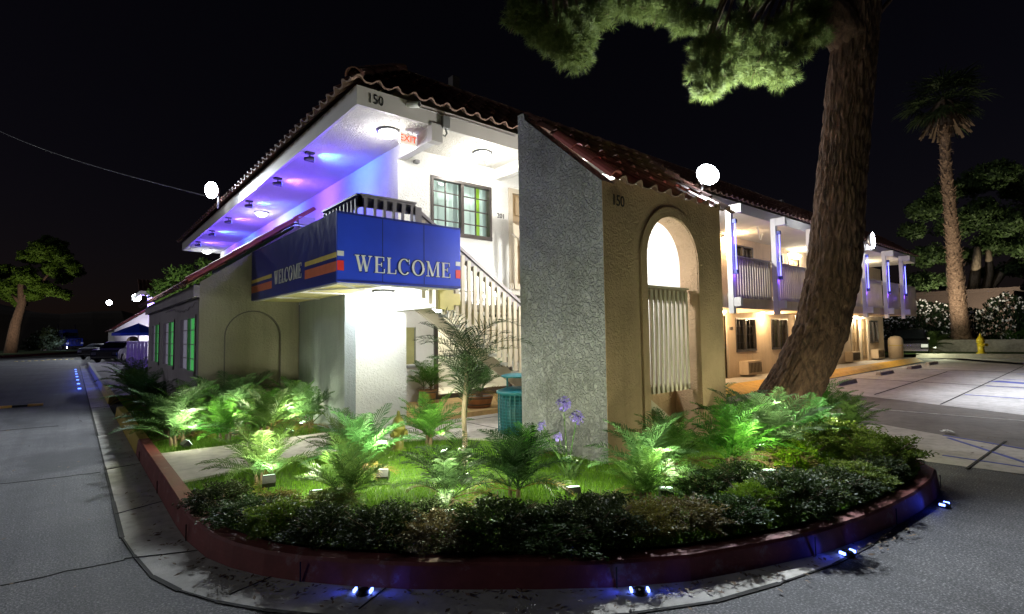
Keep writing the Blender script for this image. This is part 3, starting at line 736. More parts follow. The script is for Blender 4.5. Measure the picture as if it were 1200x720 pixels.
mb = MB(); mb.box(4.98, 7.56, 5.42, 5.54, 4.46, 4.62); part('roof_flashing', mb, 'flash', 'orange flashing along the top of the stair roof')
mb = MB(); mb.box(4.98, 7.5, 5.3, 5.4, 4.2, 4.45); part('wall', mb, 'white')
text('address_number', '150', (4.98, 3.925, 3.03), X_, Z_, .19, 'number', bld, .004, .85)
# landing guard, wall and sloping kerb seen through the arch
mb = MB(); slat_rail(mb, (5.55, 4.10, 0), (6.69, 4.10, 0), .70, 2.10, .05, .05, .16)
part('stair_guard', mb, 'rail', 'slatted guard across the arch')
mb = MB(); mb.box(5.0, 7.18, 4.46, 4.58, 0, .74); mb.box(6.88, 7.18, 4.26, 4.45, 0, .72); part('wall', mb, 'tan', 'low stucco wall inside the arch')
mb = MB(); mb.prism([(5.1, 4.3, 1.04), (6.86, 4.3, 0), (6.86, 4.3, .09), (5.1, 4.3, 1.18)], (0, .14, 0)); part('stringer', mb, 'rail')
# ------------------------------------------------------------------ outdoor stair
st = thing('outdoor_staircase', (4.3, 6.55, 0), 'straight flight of outdoor stairs with cream slatted railing behind the blue awning', 'staircase')
def spart(name, mb, mat, parent=None): return mb.build(name, M[mat], parent or st, False, True)
x0, z0, sl_ = 3.72, 2.34, -.66
mb = MB(); xe = 7.1
for y in (6.5, 7.52): mb.prism([(4.12, y, 2.02), (xe, y, 2.02+sl_*(xe-4.12)), (xe, y, 2.24+sl_*(xe-4.12)), (4.12, y, 2.24)], (0, .06, 0))
spart('stringer', mb, 'rail')
mb = MB()
for k in range(11):
    x = 4.16+.26*k; z = 2.2-.172*k; mb.box(x, x+.29, 6.57, 7.51, z-.05, z)
spart('tread', mb, 'gutter')
mb = MB(); L = xe-3.66; tz = lambda x: 3.32+sl_*(x-3.66)
mb.prism([(3.66, 6.47, tz(3.66)-.02), (xe, 6.47, tz(xe)-.02), (xe, 6.47, tz(xe)+.03), (3.66, 6.47, tz(3.66)+.03)], (0, .1, 0))
mb.prism([(3.66, 6.5, tz(3.66)-.16), (xe, 6.5, tz(xe)-.16), (xe, 6.5, tz(xe)-.02), (3.66, 6.5, tz(3.66)-.02)], (0, .035, 0))
spart('handrail', mb, 'greyrail')
mb = MB(); n = 30
for k in range(n):
    x = 3.76+k*.113; mb.box(x, x+.06, 6.465, 6.497, max(tz(x)-1.22, .05), tz(x)-.1)
spart('baluster', mb, 'rail')
# ------------------------------------------------------------------ balcony wing
gw = [(16.74, 18.16, .85, 1.96), (19.35, 20.75, .85, 1.96), (25.3, 26.6, .85, 1.96), (30.2, 31.5, .85, 1.96)]
gd = [15.15, 21.5, 22.8, 27.6, 28.95]
uw = [(16.74, 18.16, 3.3, 4.42), (19.6, 20.6, 3.3, 4.42), (25.3, 26.4, 3.3, 4.42), (29.5, 30.5, 3.3, 4.42)]
ud = [21.15, 27.55, 14.4]
mb = MB(); panel(mb, (XJ, WGY, 0), X_, (0, -1, 0), XE-XJ, -.02, ZS, [(a-XJ, b-XJ, c, d) for a, b, c, d in gw+uw] + [(x-XJ, x+.95-XJ, 0.02, 2.02) for x in gd] + [(x-XJ, x+.95-XJ, 2.36, 4.3) for x in ud], .18)
mb.box(XE, XE+.15, WGY, 14, -.02, ZS); mb.box(XJ, XJ+.1, WY, WGY, 0, ZS)
part('wall', mb, 'cream', 'cream wall of the balcony wing in warm light')
mb = MB(); mb.box(XJ, XE, WGY+.6, WGY+.7, 0, 4.6); part('wall', mb, 'darkroom')
for i, (a, b, c, d) in enumerate(gw+uw):
    window((a, WGY, c), X_, (0, -1, 0), b-a, d-c, 4, 4, 'darkroom', 'dark', (.5, 1, M['yelcurtain']) if i in (1, 2, 5) else None)
for x in gd: door((x, WGY, .02), X_, (0, -1, 0), .95, 2.0)
for x in ud: door((x, WGY, 2.36), X_, (0, -1, 0), .95, 1.94)
mb = MB(); mb.box(XJ, XR-.5, 6.62, WGY-.002, 2.26, 2.4); part('balcony_floor', mb, 'ceil'); mb = MB(); mb.box(12.3, XR-.5, 6.56, 6.62, 2.1, 2.42); part('fascia', mb, 'cream')
for x in (16.4, 18.85, 21.2, 23.6, 26.0, 28.4): mb = MB(); mb.box(x, x+.12, 6.64, WGY-.01, 2.1, 2.255); part('beam', mb, 'cream')
px = [12.4, 14.9, 17.35, 19.85, 22.3, 24.85, 27.2]
for a, b in zip(px, px[1:]+[29.85]):
    mb = MB(); solid = a > 24
    slat_rail(mb, (a+.14, 6.5, 0), (b, 6.5, 0), 2.36, 3.42, .075 if not solid else .13, .06 if not solid else .012, .12, .02); part('balcony_railing', mb, 'rail')
for x in px:
    mb = MB(); mb.box(x, x+.13, 6.32, 6.45, 1.95, ZS-.01); mb.box(x+.01, x+.12, 6.06, 6.318, ZS-.22, ZS-.012); mb.box(x+.01, x+.12, 6.14, 6.318, 2.12, 2.34); part('post', mb, 'post')
for x in (16.9, 21.9, 26.7, 30.3):
    mb = MB(); mb.box(x, x+1.05, 8.2, WGY, .08, .52); ac = part('air_conditioner', mb, 'cream'); mb = MB()
    for k in range(9): mb.box(x+.08+k*.1, x+.13+k*.1, 8.19, 8.2, .14, .46)
    mb.build('grille', M['darkroom'], ac)
text('room_number', '108', (16.45, WGY-.006, 1.55), X_, Z_, .16, 'number', bld, .004)
mb = MB(); mb.tube([(15.1+.4*k, 6.9+.15*k, 4.52-.25*math.sin(k*.8)) for k in range(8)], .012, 5); part('cable', mb, 'whitepl')

# ------------------------------------------------------------------ awning with WELCOME
aw = thing('welcome_awning', (2.38, 6.08, 2.1), 'blue box awning lettered WELCOME over the lobby entrance', 'awning')
A0, A1, AY, AZ0, AZ1 = 2.38, 4.16, 6.08, 2.16, 3.02
def apart(name, mb, mat, label=None, parent=None, bevel=0):
    o = mb.build(name, M[mat], parent or aw, False, True, bevel)
    if label: o['label'] = label
    return o
mb = MB(); mb.box(A0, A1, AY, AY+.04, AZ0, AZ1); fp = apart('front_panel', mb, 'awn', None, None, .008)
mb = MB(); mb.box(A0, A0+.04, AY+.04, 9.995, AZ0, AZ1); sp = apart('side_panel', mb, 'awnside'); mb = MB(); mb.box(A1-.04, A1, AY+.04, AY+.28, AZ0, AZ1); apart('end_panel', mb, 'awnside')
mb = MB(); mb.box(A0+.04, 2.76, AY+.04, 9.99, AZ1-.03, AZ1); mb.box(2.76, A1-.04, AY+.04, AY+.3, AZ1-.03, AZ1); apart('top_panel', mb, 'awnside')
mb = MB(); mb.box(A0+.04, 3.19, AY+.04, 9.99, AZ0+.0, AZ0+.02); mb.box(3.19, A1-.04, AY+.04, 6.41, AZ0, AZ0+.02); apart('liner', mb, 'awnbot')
mb = MB()
for a, b in (((2.44, 6.14), (3.1, 6.9)), ((3.1, 6.14), (2.5, 7.2)), ((3.2, 6.12), (3.0, 6.4)), ((2.42, 7.6), (3.15, 7.6)), ((2.42, 8.8), (3.15, 8.8)), ((2.42, 6.12), (4.1, 6.12)), ((2.42, 6.12), (2.42, 9.9)), ((3.4, 6.12), (3.8, 6.4))): mb.bar((*a, AZ0-.012), (*b, AZ0-.012), .035, .02)
apart('frame', mb, 'fascia')
def serif(s, x, y, h, wide=1.0):
    """Serif capitals as thick and thin strokes; returns (list of quads, advance)."""
    q = []; T, t, sf = .15*wide, .055, .05
    def st_(p, r, w0, w1=None):
        p, r = V((*p, 0)), V((*r, 0)); d = (r-p).normalized(); n = V((-d.y, d.x, 0)); w1 = w1 or w0
        q.append([p+n*w0/2, p-n*w0/2, r-n*w1/2, r+n*w1/2])
    def hb(x0, x1, yy, w=sf): q.append([V((x0, yy-w/2, 0)), V((x1, yy-w/2, 0)), V((x1, yy+w/2, 0)), V((x0, yy+w/2, 0))])
    def ring(cx, cy, rx, ry, a0, a1, n=22):
        for k in range(n):
            A, B = a0+(a1-a0)*k/n, a0+(a1-a0)*(k+1)/n
            o = lambda a: V((cx+rx*math.cos(a), cy+ry*math.sin(a), 0)); i_ = lambda a: V((cx+(rx-T)*math.cos(a), cy+(ry-t)*math.sin(a), 0))
            q.append([o(A), o(B), i_(B), i_(A)])
    if s == 'W':
        st_((.14, .97), (.36, .03), T); st_((.36, .03), (.56, .97), t); st_((.50, .97), (.72, .03), T); st_((.72, .03), (.95, .97), t)
        hb(0, .28, .975); hb(.40, .66, .976); hb(.83, 1.07, .975); adv = 1.07
    elif s == 'E':
        st_((.15, .03), (.15, .97), T); hb(.02, .6, .975); hb(.02, .64, .025); hb(.2, .46, .52)
        st_((.60, 1), (.60, .76), .05); st_((.635, 0), (.64, .27), .05); st_((.45, .40), (.45, .64), .05); adv = .66
    elif s == 'L':
        st_((.15, .03), (.15, .97), T); hb(.02, .29, .975); hb(.02, .6, .025); st_((.59, 0), (.60, .28), .05); adv = .62
    elif s == 'C':
        ring(.42, .5, .42, .52, .75, 2*math.pi-.75, 24); st_((.74, .98), (.74, .68), .05); adv = .8
    elif s == 'O':
        ring(.44, .5, .44, .52, 0, 2*math.pi, 30); adv = .88
    elif s == 'M':
        st_((.14, .03), (.14, .97), t); st_((.14, .97), (.48, .03), T*.95); st_((.48, .03), (.80, .97), t); st_((.86, .03), (.86, .97), T)
        hb(0, .27, .025); hb(.70, 1.0, .025); hb(0, .2, .976); hb(.78, 1.0, .976); adv = 1.0
    return [[V((x+p.x*h*.9, y+p.y*h, 0)) for p in f] for f in q], x+adv*h*.9+.12*h
def word(s, O, U, Zv, N, h, width, parent, mat):
    O, U, Zv, N = V(O), V(U), V(Zv), V(N); x = 0; ls = []
    for ch in s:
        q, x = serif(ch, x, 0, h); ls.append(q)
    k = width/(x-.12*h)
    for ch, qs in zip(s, ls):
        mb, ob = MB(), MB()
        for j, f in enumerate(qs):
            off_ = .004 + .0003*j
            pts = [O + U*p.x*k + Zv*p.y for p in f]
            mb.prism([p + N*.001 for p in pts], N*off_)
            c = sum(pts, V())/4; ob.prism([c + (p-c) + (p-c).normalized()*.013 for p in pts], N*(.001+.0001*j))
        o = mb.build('letter', M[mat], parent, offset=False); ob.build('letter_outline', M['navy'], parent, offset=False)
for x_ in (2.97, 3.57): mb = MB(); mb.box(x_-.004, x_+.004, AY-.0015, AY+.001, AZ0+.01, AZ1-.01); mb.build('seam', M['navy'], fp)
mb = MB(); mb.box(A0+.003, A1-.003, AY-.005, AY-.0005, AZ0+.004, AZ0+.03); mb.box(A0+.003, A1-.003, AY-.005, AY-.0005, AZ1-.03, AZ1-.004); mb.build('hem', M['awnside'], fp)
word('WELCOME', (2.60, AY-.001, 2.30), X_, Z_, (0, -1, 0), .205, 1.38, fp, 'silver')
def stripe(parent, pts, N, mat):
    mb = MB(); mb.prism([V(p)+V(N)*.001 for p in pts], V(N)*.003); mb.build('stripe', M[mat], parent, offset=False)
for x0_, x1_ in ((A0+.004, A0+.085), (4.075, A1-.004)):
    stripe(fp, [(x0_, AY, 2.475), (x1_, AY, 2.475), (x1_, AY, 2.535), (x0_, AY, 2.535)], (0, -1, 0), 'silver')
    stripe(fp, [(x0_, AY, 2.30), (x1_, AY, 2.30), (x1_, AY, 2.42), (x0_, AY, 2.42)], (0, -1, 0), 'red')
word('WELCOME', (A0-.001, 8.62, 2.33), (0, -1, 0), Z_, (-1, 0, 0), .21, 1.28, sp, 'silver')
for y0_, y1_ in ((6.09, 7.2), (8.75, 9.98)):
    stripe(sp, [(A0, y1_, 2.46), (A0, y0_, 2.46), (A0, y0_, 2.52), (A0, y1_, 2.52)], (-1, 0, 0), 'yelstripe')
    stripe(sp, [(A0, y1_, 2.29), (A0, y0_, 2.29), (A0, y0_, 2.41), (A0, y1_, 2.41)], (-1, 0, 0), 'redstripe')
#SPLIT
# ------------------------------------------------------------------ lamps fixed to the motel
COLD, WARM, BLUE = (.9, .95, 1), (1, .70, .38), (.10, .12, 1)
def ceiling_light(loc, label, power, color=COLD, r=.14, em=None, drop=.16):
    t = thing('ceiling_light', loc, label, 'ceiling light', 'round ceiling lights')
    mb = MB(); mb.lathe([(r+.03, -.001), (r+.03, -.025), (r+.005, -.03)], 24); mb.build('base', M['metal'], t, True)
    mb = MB(); mb.lathe([(r, -.03), (r*.97, -.05), (r*.8, -.085), (r*.45, -.11), (.01, -.118)], 24); mb.build('globe', em or E_WHITE, t, True)
    light(t, V(loc)-V((0, 0, drop+.03)), power, color, radius=.09); return t
ceiling_light((3.61, 7.2, ZS), 'glowing round light under the roof corner beside the exit sign', 22, (.96, .96, .95))
ceiling_light((5.33, 7.1, ZS), 'glowing round light above the upper window', 50, (1, .97, .9))
ceiling_light((3.52, 13.9, ZS), 'glowing round light halfway along the blue lit overhang', 12, (1, .95, .85))
ceiling_light((3.55, 21.1, ZS), 'glowing round light at the far end of the blue lit overhang', 16)
ceiling_light((3.55, 7.25, 2.19), 'glowing round light under the awning by the white wall', 75, (.93, .97, 1))
ceiling_light((9.0, 7.3, ZS), 'glowing round light in the stair tower seen through the arch', 330, (1, .99, .95))
ceiling_light((11.6, 7.2, ZS), 'glowing round light deeper in the stair tower passage', 330, (1, .99, .95))
ceiling_light((5.7, 5.25, 3.75), 'added unseen round light inside the stair tower behind the arch', 230, (1, .99, .94), drop=.9)  # lamp added out of view to brighten the arch jamb and inner wall
ceiling_light((5.4, 8.8, 2.055), 'glowing round light over the lobby porch', 30, (1, .96, .88))
t = thing('wall_lamp', (5.75, 7.665, 2.2), 'tiny bright lamp shining through the stair railing', 'wall lamp')
mb = MB(); mb.lathe([(.06, 0), (.06, .03), (.04, .05)], 14, (0, 0, 0), Matrix.Rotation(math.pi/2, 3, 'X')); mb.build('base', M['metal'], t)
mb = MB(); mb.lathe([(.045, 0), (.04, .03), (.01, .05)], 14, (0, -.05, 0), Matrix.Rotation(math.pi/2, 3, 'X')); mb.build('lens', E_FLOOD, t); light(t, (5.75, 7.5, 2.2), 30, COLD, radius=.04)
# lobby room lamp
t = thing('ceiling_light', (7.0, 11.3, 2.4), 'warm ceiling light inside the lobby', 'ceiling light')
mb = MB(); mb.box(-.5, .5, -.15, .15, -.05, 0); mb.build('globe', E_WARM, t); light(t, (7.0, 11.2, 2.2), 170, (1, .86, .62), radius=.15)
# blue spots under the overhang
names = ['first', 'second', 'third', 'fourth', 'fifth', 'sixth']
for i, (x, y) in enumerate([(3.0, 8.88), (3.0, 10.7), (3.0, 12.9), (3.0, 15.0), (3.0, 17.1), (3.0, 19.3)]):
    t = thing('blue_spotlight', (x, y, ZS), 'small black spotlight throwing blue light, %s from the roof corner' % names[i], 'spotlight', 'blue spotlights under the overhang')
    mb = MB(); mb.box(-.07, .07, -.05, .05, -.03, -.001); mb.tube([(0, 0, -.03), (0, 0, -.1)], .012, 6); mb.build('bracket', M['black'], t)
    d = V((.8, .1, .12)).normalized(); mb = MB(); mb.tube([V((0, 0, -.12))-d*.09, V((0, 0, -.12))+d*.06], [.03, .055], 12); mb.build('head', M['black'], t)
    mb = MB(); mb.tube([V((0, 0, -.12))+d*.058, V((0, 0, -.12))+d*.066], .048, 12); mb.build('lens', E_BLUE, t)
    light(t, V((x, y, ZS-.14))+d*.1, 120, (.15, .05, 1) if i % 2 else (.03, .16, 1), 'SPOT', .03, V((1, .1, .02)), 125, .9); light(t, V((x+.2, y, ZS-.6)), 46, (.15, .07, 1), radius=.1)
# exit sign
t = thing('exit_sign', (3.93, 7.56, 4.52), 'red lettered EXIT sign hanging at the roof corner', 'sign')
mb = MB(); mb.box(-.19, .19, -.03, .03, -.12, .10); mb.box(-.02, .02, -.02, .02, .1, .13); mb.build('case', emis('exit_case', (.9, .85, .7), .45), t)
me = text_mesh('EXIT', .2, .003); me.materials.append(emis('exit_red', (1, .08, .03), .9)); me.transform(Matrix.Rotation(math.pi/2, 4, 'X')); me.transform(Matrix.Translation((0, -.036, -.075)))
o = bpy.data.objects.new('letters', me); COL.objects.link(o); o.parent = t; t.location = (3.86, 7.05, 4.53); t.scale = (.72,)*3
# security camera and conduit box on the fascia
t = thing('security_camera', (3.66, FY, 4.83), 'white bullet camera on the fascia beside the house number', 'camera')
mb = MB(); mb.box(-.06, .03, -.03, 0, -.02, .06); mb.tube([(-.01, -.02, .02), (0, -.09, -.01)], .018, 8); mb.build('bracket', M['metal'], t)
mb = MB(); d = V((.35, -.9, -.2)).normalized(); mb.tube([V((-.05, .0, .01)), V((-.05, 0, .01))+d*.05, V((-.05, 0, .01))+d*.22], [.03, .045, .045], 14); mb.build('body', M['whitepl'], t, True)
mb = MB(); mb.tube([V((-.05, 0, .01))+d*.221, V((-.05, 0, .01))+d*.226], .03, 14); mb.build('lens', M['black'], t)
t = thing('junction_box', (4.24, FY, 4.68), 'grey cable box hanging from the fascia', 'cable box')
mb = MB(); mb.box(-.06, .06, -.07, -.001, -.05, .14); mb.build('box', M['metal'], t, bevel=.006)
mb = MB(); mb.tube([(-.5, -.01, .17), (-.15, -.012, .17), (-.05, -.02, .15), (-.02, -.03, .1)], .007, 6); mb.tube([(.03, -.03, .1), (.05, -.02, .16), (.2, -.012, .18), (1.4, -.012, .17)], .007, 6)
mb.tube([(0, -.03, -.05), (.02, -.04, -.12), (-.01, -.03, -.17), (-.04, -.02, -.15)], .012, 6); mb.build('cable', M['metal'], t)
# floodlights
def flood(loc, aim, label, power, em=E_FLOOD, size=.17, color=(.86, .93, 1), cone=172, lo=(0, .0, 0), blend=.35):
    t = thing('floodlight', loc, label, 'floodlight', 'white floodlights on the roofs')
    d = V(aim).normalized(); Mx = d.to_track_quat('Y', 'Z').to_matrix()
    def bx(mb, *a): mb.box(*a, M=Mx)
    RX = Mx @ Matrix.Rotation(-math.pi/2, 3, 'X')
    mb = MB(); mb.lathe([(size*.3, -.16), (size*.55, -.14), (size*.8, -.06), (size*.82, -.004)], 24, (0, 0, 0), RX); mb.build('housing', M['metal'], t, True)
    mb = MB(); mb.lathe([(size*.95, -.002), (size*.95, .015), (size*.8, .04), (size*.5, .06), (.01, .07)], 28, (0, 0, 0), RX); mb.build('lens', em, t, True)
    mb = MB(); mb.tube([Mx @ V((0, -.12, 0)), Mx @ V((0, -.2, -.02)), Mx @ V((0, -.2, -.02))+V((0, .06, -.4))], .022, 8); mb.build('bracket', M['metal'], t)
    light(t, V(loc)+d*.12+V(lo), power, color, 'SPOT', .12, d, cone, blend); return t
flood((7.42, 4.12, 3.92), (-.6, -.8, .22), 'very bright floodlight on the stair tower roof', 3100, cone=150, size=.18)
flood((2.5, 14.4, 5.15), (-.85, -.5, -.15), 'bright floodlight above the tiled eave on the street side', 3100, cone=160, size=.21)
flood((22.0, 5.95, 4.72), (.2, -1, .02), 'bright floodlight on the far end of the balcony wing roof', 5500, size=.3, cone=152, blend=1)
flood((17.2, 5.95, 4.7), (.1, -1, .02), 'added unseen floodlight behind the pine trunk brightening the lot', 11000, size=.26, cone=152, blend=1)  # extra flood added out of sight to even out light on the lot
# neon tubes on the balcony posts
E_NEON2 = E_NEON
for i, x in enumerate(px):
    t = thing('neon_tube', (x+.05, 6.25, 2.4), 'violet neon tube on the %s balcony post from the stair tower' % ['first', 'second', 'third', 'fourth', 'fifth', 'sixth', 'seventh'][i], 'neon light', 'violet neon tubes')
    mb = MB(); mb.tube([(0.02, 0, .62), (.02, 0, 1.78)], .017, 8); mb.build('tube', E_NEON, t, True)
    for z_ in (.52, 1.78): mb = MB(); mb.box(-.03, .06, -.04, .05, z_, z_+.1); mb.build('holder', M['bluepaint'], t)
    l = light(t, (x+.28, 6.25, 2.9), 8, (.22, .06, 1), radius=.08); light(t, (x+.24, 6.3, 3.8), 5, (.22, .07, 1), radius=.08)
# warm lamps of the wing
def strip(loc, label, power, w=.9, color=WARM, em=E_WARM, n=V((0, -1, 0))):
    t = thing('door_light', loc, label, 'door light', 'lamps over the motel room doors')
    mb = MB(); mb.box(-w/2, w/2, -.09, -.001, .02, .06); mb.build('housing', M['whitepl'], t); mb = MB(); mb.box(-w/2+.02, w/2-.02, -.085, -.003, -.03, .019); mb.build('diffuser', em, t)
    light(t, V(loc)+V((0, -.35, -.12)), power*2.2, color, radius=.15); return t
strip((15.6, WGY, 2.14), 'lamp over the ground floor door next to the stair tower', 55)
strip((18.6, WGY, 2.16), 'lamp between the first two ground floor windows of the wing', 45, .3)
strip((22.3, WGY, 2.16), 'lamp over the ground floor doors behind the pine trunk', 60)
strip((28.7, WGY, 2.14), 'lamp over the pair of ground floor doors right of the pine trunk', 80, 2.0, (1, .85, .6))
strip((21.6, WGY, 4.46), 'lamp over the upper door left of the pine trunk', 55, 1.1, (1, .86, .62))
strip((28.0, WGY, 4.46), 'lamp over the upper door right of the pine trunk', 60, 1.1, (1, .86, .62))
strip((16.2, WGY, 4.55), 'lamp on the upper wall beside the stair tower', 40, .3)
# ------------------------------------------------------------------ garden lamps and kerb lamps
def garden(loc, aim, label, power, color=(.75, 1, .78), cone=130, up=.08, fill=0):
    t = thing('garden_spotlight', loc, label, 'garden spotlight', 'spotlights standing in the planting')
    d = V(aim).normalized(); Mx = d.to_track_quat('Y', 'Z').to_matrix(); h = V((0, 0, up))
    mb = MB(); mb.tube([(0, 0, 0), (0, 0, up-.04)], .01, 6); mb.build('spike', M['black'], t)
    mb = MB(); mb.box(-.06, .06, -.09, -.004, -.045, .045, Mx); mb.v = [tuple(V(v)+h) for v in mb.v]; mb.build('housing', M['black'], t)
    mb = MB(); mb.box(-.052, .052, -.004, .002, -.038, .038, Mx); mb.v = [tuple(V(v)+h) for v in mb.v]; mb.build('lens', E_GARDEN, t)
    light(t, V(loc)+h+d*.03, power, color, 'SPOT', .03, d, cone, .7)
    if fill: light(t, V(loc)+V((0, 0, up+.28)), fill, (.96, 1, .66), radius=.06)
    return t
garden((1.5, 5.55, 0), (.15, .6, .75), 'box spotlight at the foot of the palm beside the walkway', 20, (.7, 1, .85), up=.14, fill=32)
garden((1.25, 8.5, 0), (.8, .2, .6), 'spotlight among ferny palms near the yellow kerb', 18, (.6, 1, .75), 110, fill=32)
garden((2.6, 8.5, 0), (.5, .1, .8), 'spotlight among ferny palms below the blind arch', 14, (.75, 1, .6), 110, fill=32)
garden((3.6, 3.45, 0), (.1, .2, 1), 'black spotlight at the foot of the purple agapanthus', 14, (.8, 1, .85), 90, fill=25)
garden((4.2, 2.85, 0), (.1, .12, 1), 'spotlight in front of the palm below the grey slab', 26, (.75, 1, .8), 70, fill=25)
garden((5.5, 2.5, 0), (.1, .15, 1), 'spotlight lighting the palm between arch and pine trunk', 34, (.75, 1, .8), 75, fill=28)
garden((7.7, 2.55, 0), (-.3, .3, .9), 'spotlight in the bushes right of the pine trunk', 26, (.75, 1, .7), 110, fill=40)
garden((2.55, 5.2, 0), (.4, .5, .8), 'added spotlight in the lawn near the thin young palm', 14, (.85, 1, .6), 100, fill=47)  # lamp added to brighten the lawn grass
garden((3.05, 4.45, 0), (-.10, .62, .78), 'added spotlight in the grass brightening the blue awning', 95, (.85, .95, 1), 62, fill=47)  # invented fixture that lifts the awning front
garden((1.75, 4.95, 0), (.2, .5, .85), 'added fill lamp hidden behind the dark shrubs at the walkway end', 8, (.85, 1, .6), 100, fill=40)  # extra fill for the lawn, no known fixture
garden((6.6, 3.1, 0), (.0, .3, .9), 'added fill lamp hidden behind the palms before the pine trunk', 10, (.8, 1, .7), 100, fill=32)  # unseen lamp added to spread light over the lawn
garden((2.35, 3.65, 0), (.1, .5, .85), 'added fill lamp hidden behind the yellow shrub', 8, (.8, 1, .65), 100, fill=32)  # added fill behind the shrub for a lit lawn
garden((1.9, 8.95, 0), (.3, .3, .9), 'added fill lamp hidden in the middle of the ferny bed', 22, (.7, 1, .7), 120, fill=37)  # extra lamp put into the bed to brighten its palms
garden((3.0, 9.1, 0), (-.3, -.2, .9), 'added fill lamp hidden at the right end of the ferny bed', 14, (.75, 1, .6), 120, fill=27)  # second lamp added to brighten the bed
garden((3.55, 5.6, 0), (-.2, .2, .9), 'added fill lamp in the grass between thin palm and litter bin', 6, (.85, 1, .5), 100, fill=37)  # added to brighten the patch of grass around it
garden((6.75, 2.95, 0), (.7, -.4, .5), 'added tall fill lamp stake behind the bright bushes', 16, (.9, 1, .6), 140, up=.3, fill=40)  # stake added to carry fill light for the bushes
for i, (x, y, dx, dy, nm) in enumerate([(1.5, 3.36, -.7, .7, 'in front of the yellow shrub'), (2.86, 2.16, -.7, .6, 'in front of the middle of the red kerb'), (4.5, 1.48, -.9, .3, 'on the right curve of the red kerb'), (6.4, 1.26, -.9, .1, 'near the right tip of the red kerb')]):
    t = thing('kerb_light', (x, y, -.196), 'small blue lamp on the ground %s' % nm, 'kerb light', 'blue kerb lights')
    mb = MB(); mb.lathe([(.05, 0), (.05, .02), (.035, .035), (.01, .04)], 14); mb.build('base', M['black'], t)
    for s in (-1, 1):
        d = V((dx, dy, 0)).normalized()*s; c = d*.055+V((0, 0, .028)); mb = MB(); mb.bar(c-d.cross(Z_)*.022, c+d.cross(Z_)*.022, .014, .018); mb.build('lens', E_BLUE, t)
        light(t, V((x, y, -.196))+d*.08+V((0, 0, .05)), 1.1, (.03, .06, 1), 'SPOT', .02, d+V((-dy, -dx, 0))*.35+V((0, 0, .12)), 95, .8)
for k in range(7):
    y = 24+2.7*k; x = .18-.014*k
    t = thing('road_stud', (x, y, -.198), 'blue glowing road stud, %s along the side road' % ['nearest', 'second', 'third', 'fourth', 'fifth', 'sixth', 'last'][k], 'road stud', 'blue road studs')
    mb = MB(); mb.box(-.05, .05, -.08, .08, 0, .03); mb.build('base', M['black'], t); mb = MB(); mb.box(-.045, .045, -.085, -.081, .006, .04); mb.box(-.045, .045, -.075, .075, .031, .04); mb.build('lens', emis('stud_blue', (.15, .3, 1), 2.6) if k == 0 else bpy.data.materials['stud_blue'], t)
    light(t, (x, y, .05), 9, (.03, .07, 1), radius=.03)

# ------------------------------------------------------------------ plants
def frond(mb, base, az, el, length, droop, nl, ll, lw, st=None, rw=.006, start=.18, vee=.35):
    p = V(base); N = 10; seg = length/N; pts = [p.copy()]; dirs = []
    for k in range(N):
        e = el - droop*(k/N)**1.3
        d = V((math.cos(az)*math.cos(e), math.sin(az)*math.cos(e), math.sin(e))); p = p+d*seg; pts.append(p.copy()); dirs.append(d)
    (st or mb).tube(pts, [rw*(1-.75*k/N) for k in range(N+1)], 4, False)
    for j in range(nl):
        s = start + (1-start)*(j+.5)/nl; k = min(N-1, int(s*N)); q = pts[k].lerp(pts[k+1], s*N-k); d = dirs[k]
        side = d.cross(Z_)
        if side.length < .05: side = V((math.sin(az), -math.cos(az), 0))
        side.normalize(); up = side.cross(d)
        L = ll*(math.sin(math.pi*min(1, .12+.86*s))**.7)*R.uniform(.85, 1.1)
        for sg in (-1, 1):
            v = (side*sg*.8 + d*(.55+.5*s) + up*vee*R.uniform(.5, 1.3)).normalized()
            v2 = (v - Z_*R.uniform(.25, .7)).normalized()
            w = d*lw*.5
            m = q+v*L*.55; t_ = m+v2*L*.5
            i = len(mb.v); mb.v += [tuple(q-w*.4), tuple(q+w*.4), tuple(m+w), tuple(m-w), tuple(t_)]
            mb.f += [(i, i+1, i+2, i+3), (i+3, i+2, i+4)]
def palm_proto(name, n, length, el0, el1, droop, nl, ll, lw, mat, stems=3, stemh=.12, label='', trunk=None):
    t = thing(name, (0, 0, 0), label, 'palm', 'feathery young palms in the planting')
    mb, sm = MB(), MB()
    cs = [(R.uniform(-.07, .07), R.uniform(-.07, .07)) for _ in range(stems)]
    for c in cs: sm.tube([(c[0], c[1], -.02), (c[0]*1.15, c[1]*1.15, stemh*.6), (c[0]*1.3, c[1]*1.3, stemh)], [.024, .02, .014], 7)
    for k in range(n):
        c = cs[k % stems]; az = 2.4*k+R.uniform(-.3, .3); f = k/max(1, n-1)
        frond(mb, (c[0]*1.3, c[1]*1.3, stemh*R.uniform(.6, 1)), az, el0+(el1-el0)*f+R.uniform(-.12, .12), length*R.uniform(.75, 1.1), droop*R.uniform(.7, 1.2), nl, ll, lw, None)
    dm = MB()
    for k in range(3): frond(dm, (0, 0, stemh*.6), R.uniform(0, 6.28), R.uniform(.1, .5), length*.8, 1.3, nl-4, ll*.8, lw*.8)
    dm.build('dead_fronds', M['deadfrond'], t)
    mb.build('fronds', M[mat], t, offset=False); sm.build('stem', M['twig'], t, offset=False); return t
Pp = [palm_proto('young_palm', 24, .66, 1.45, .45, .9, 22, .17, .017, 'frond'),
      palm_proto('young_palm', 20, .78, 1.5, .6, 1.0, 24, .19, .017, 'frondb'),
      palm_proto('young_palm', 28, .55, 1.4, .2, .7, 18, .15, .016, 'frond'),
      palm_proto('young_palm', 22, .85, 1.5, .5, 1.25, 26, .22, .017, 'frondd')]
used = set()
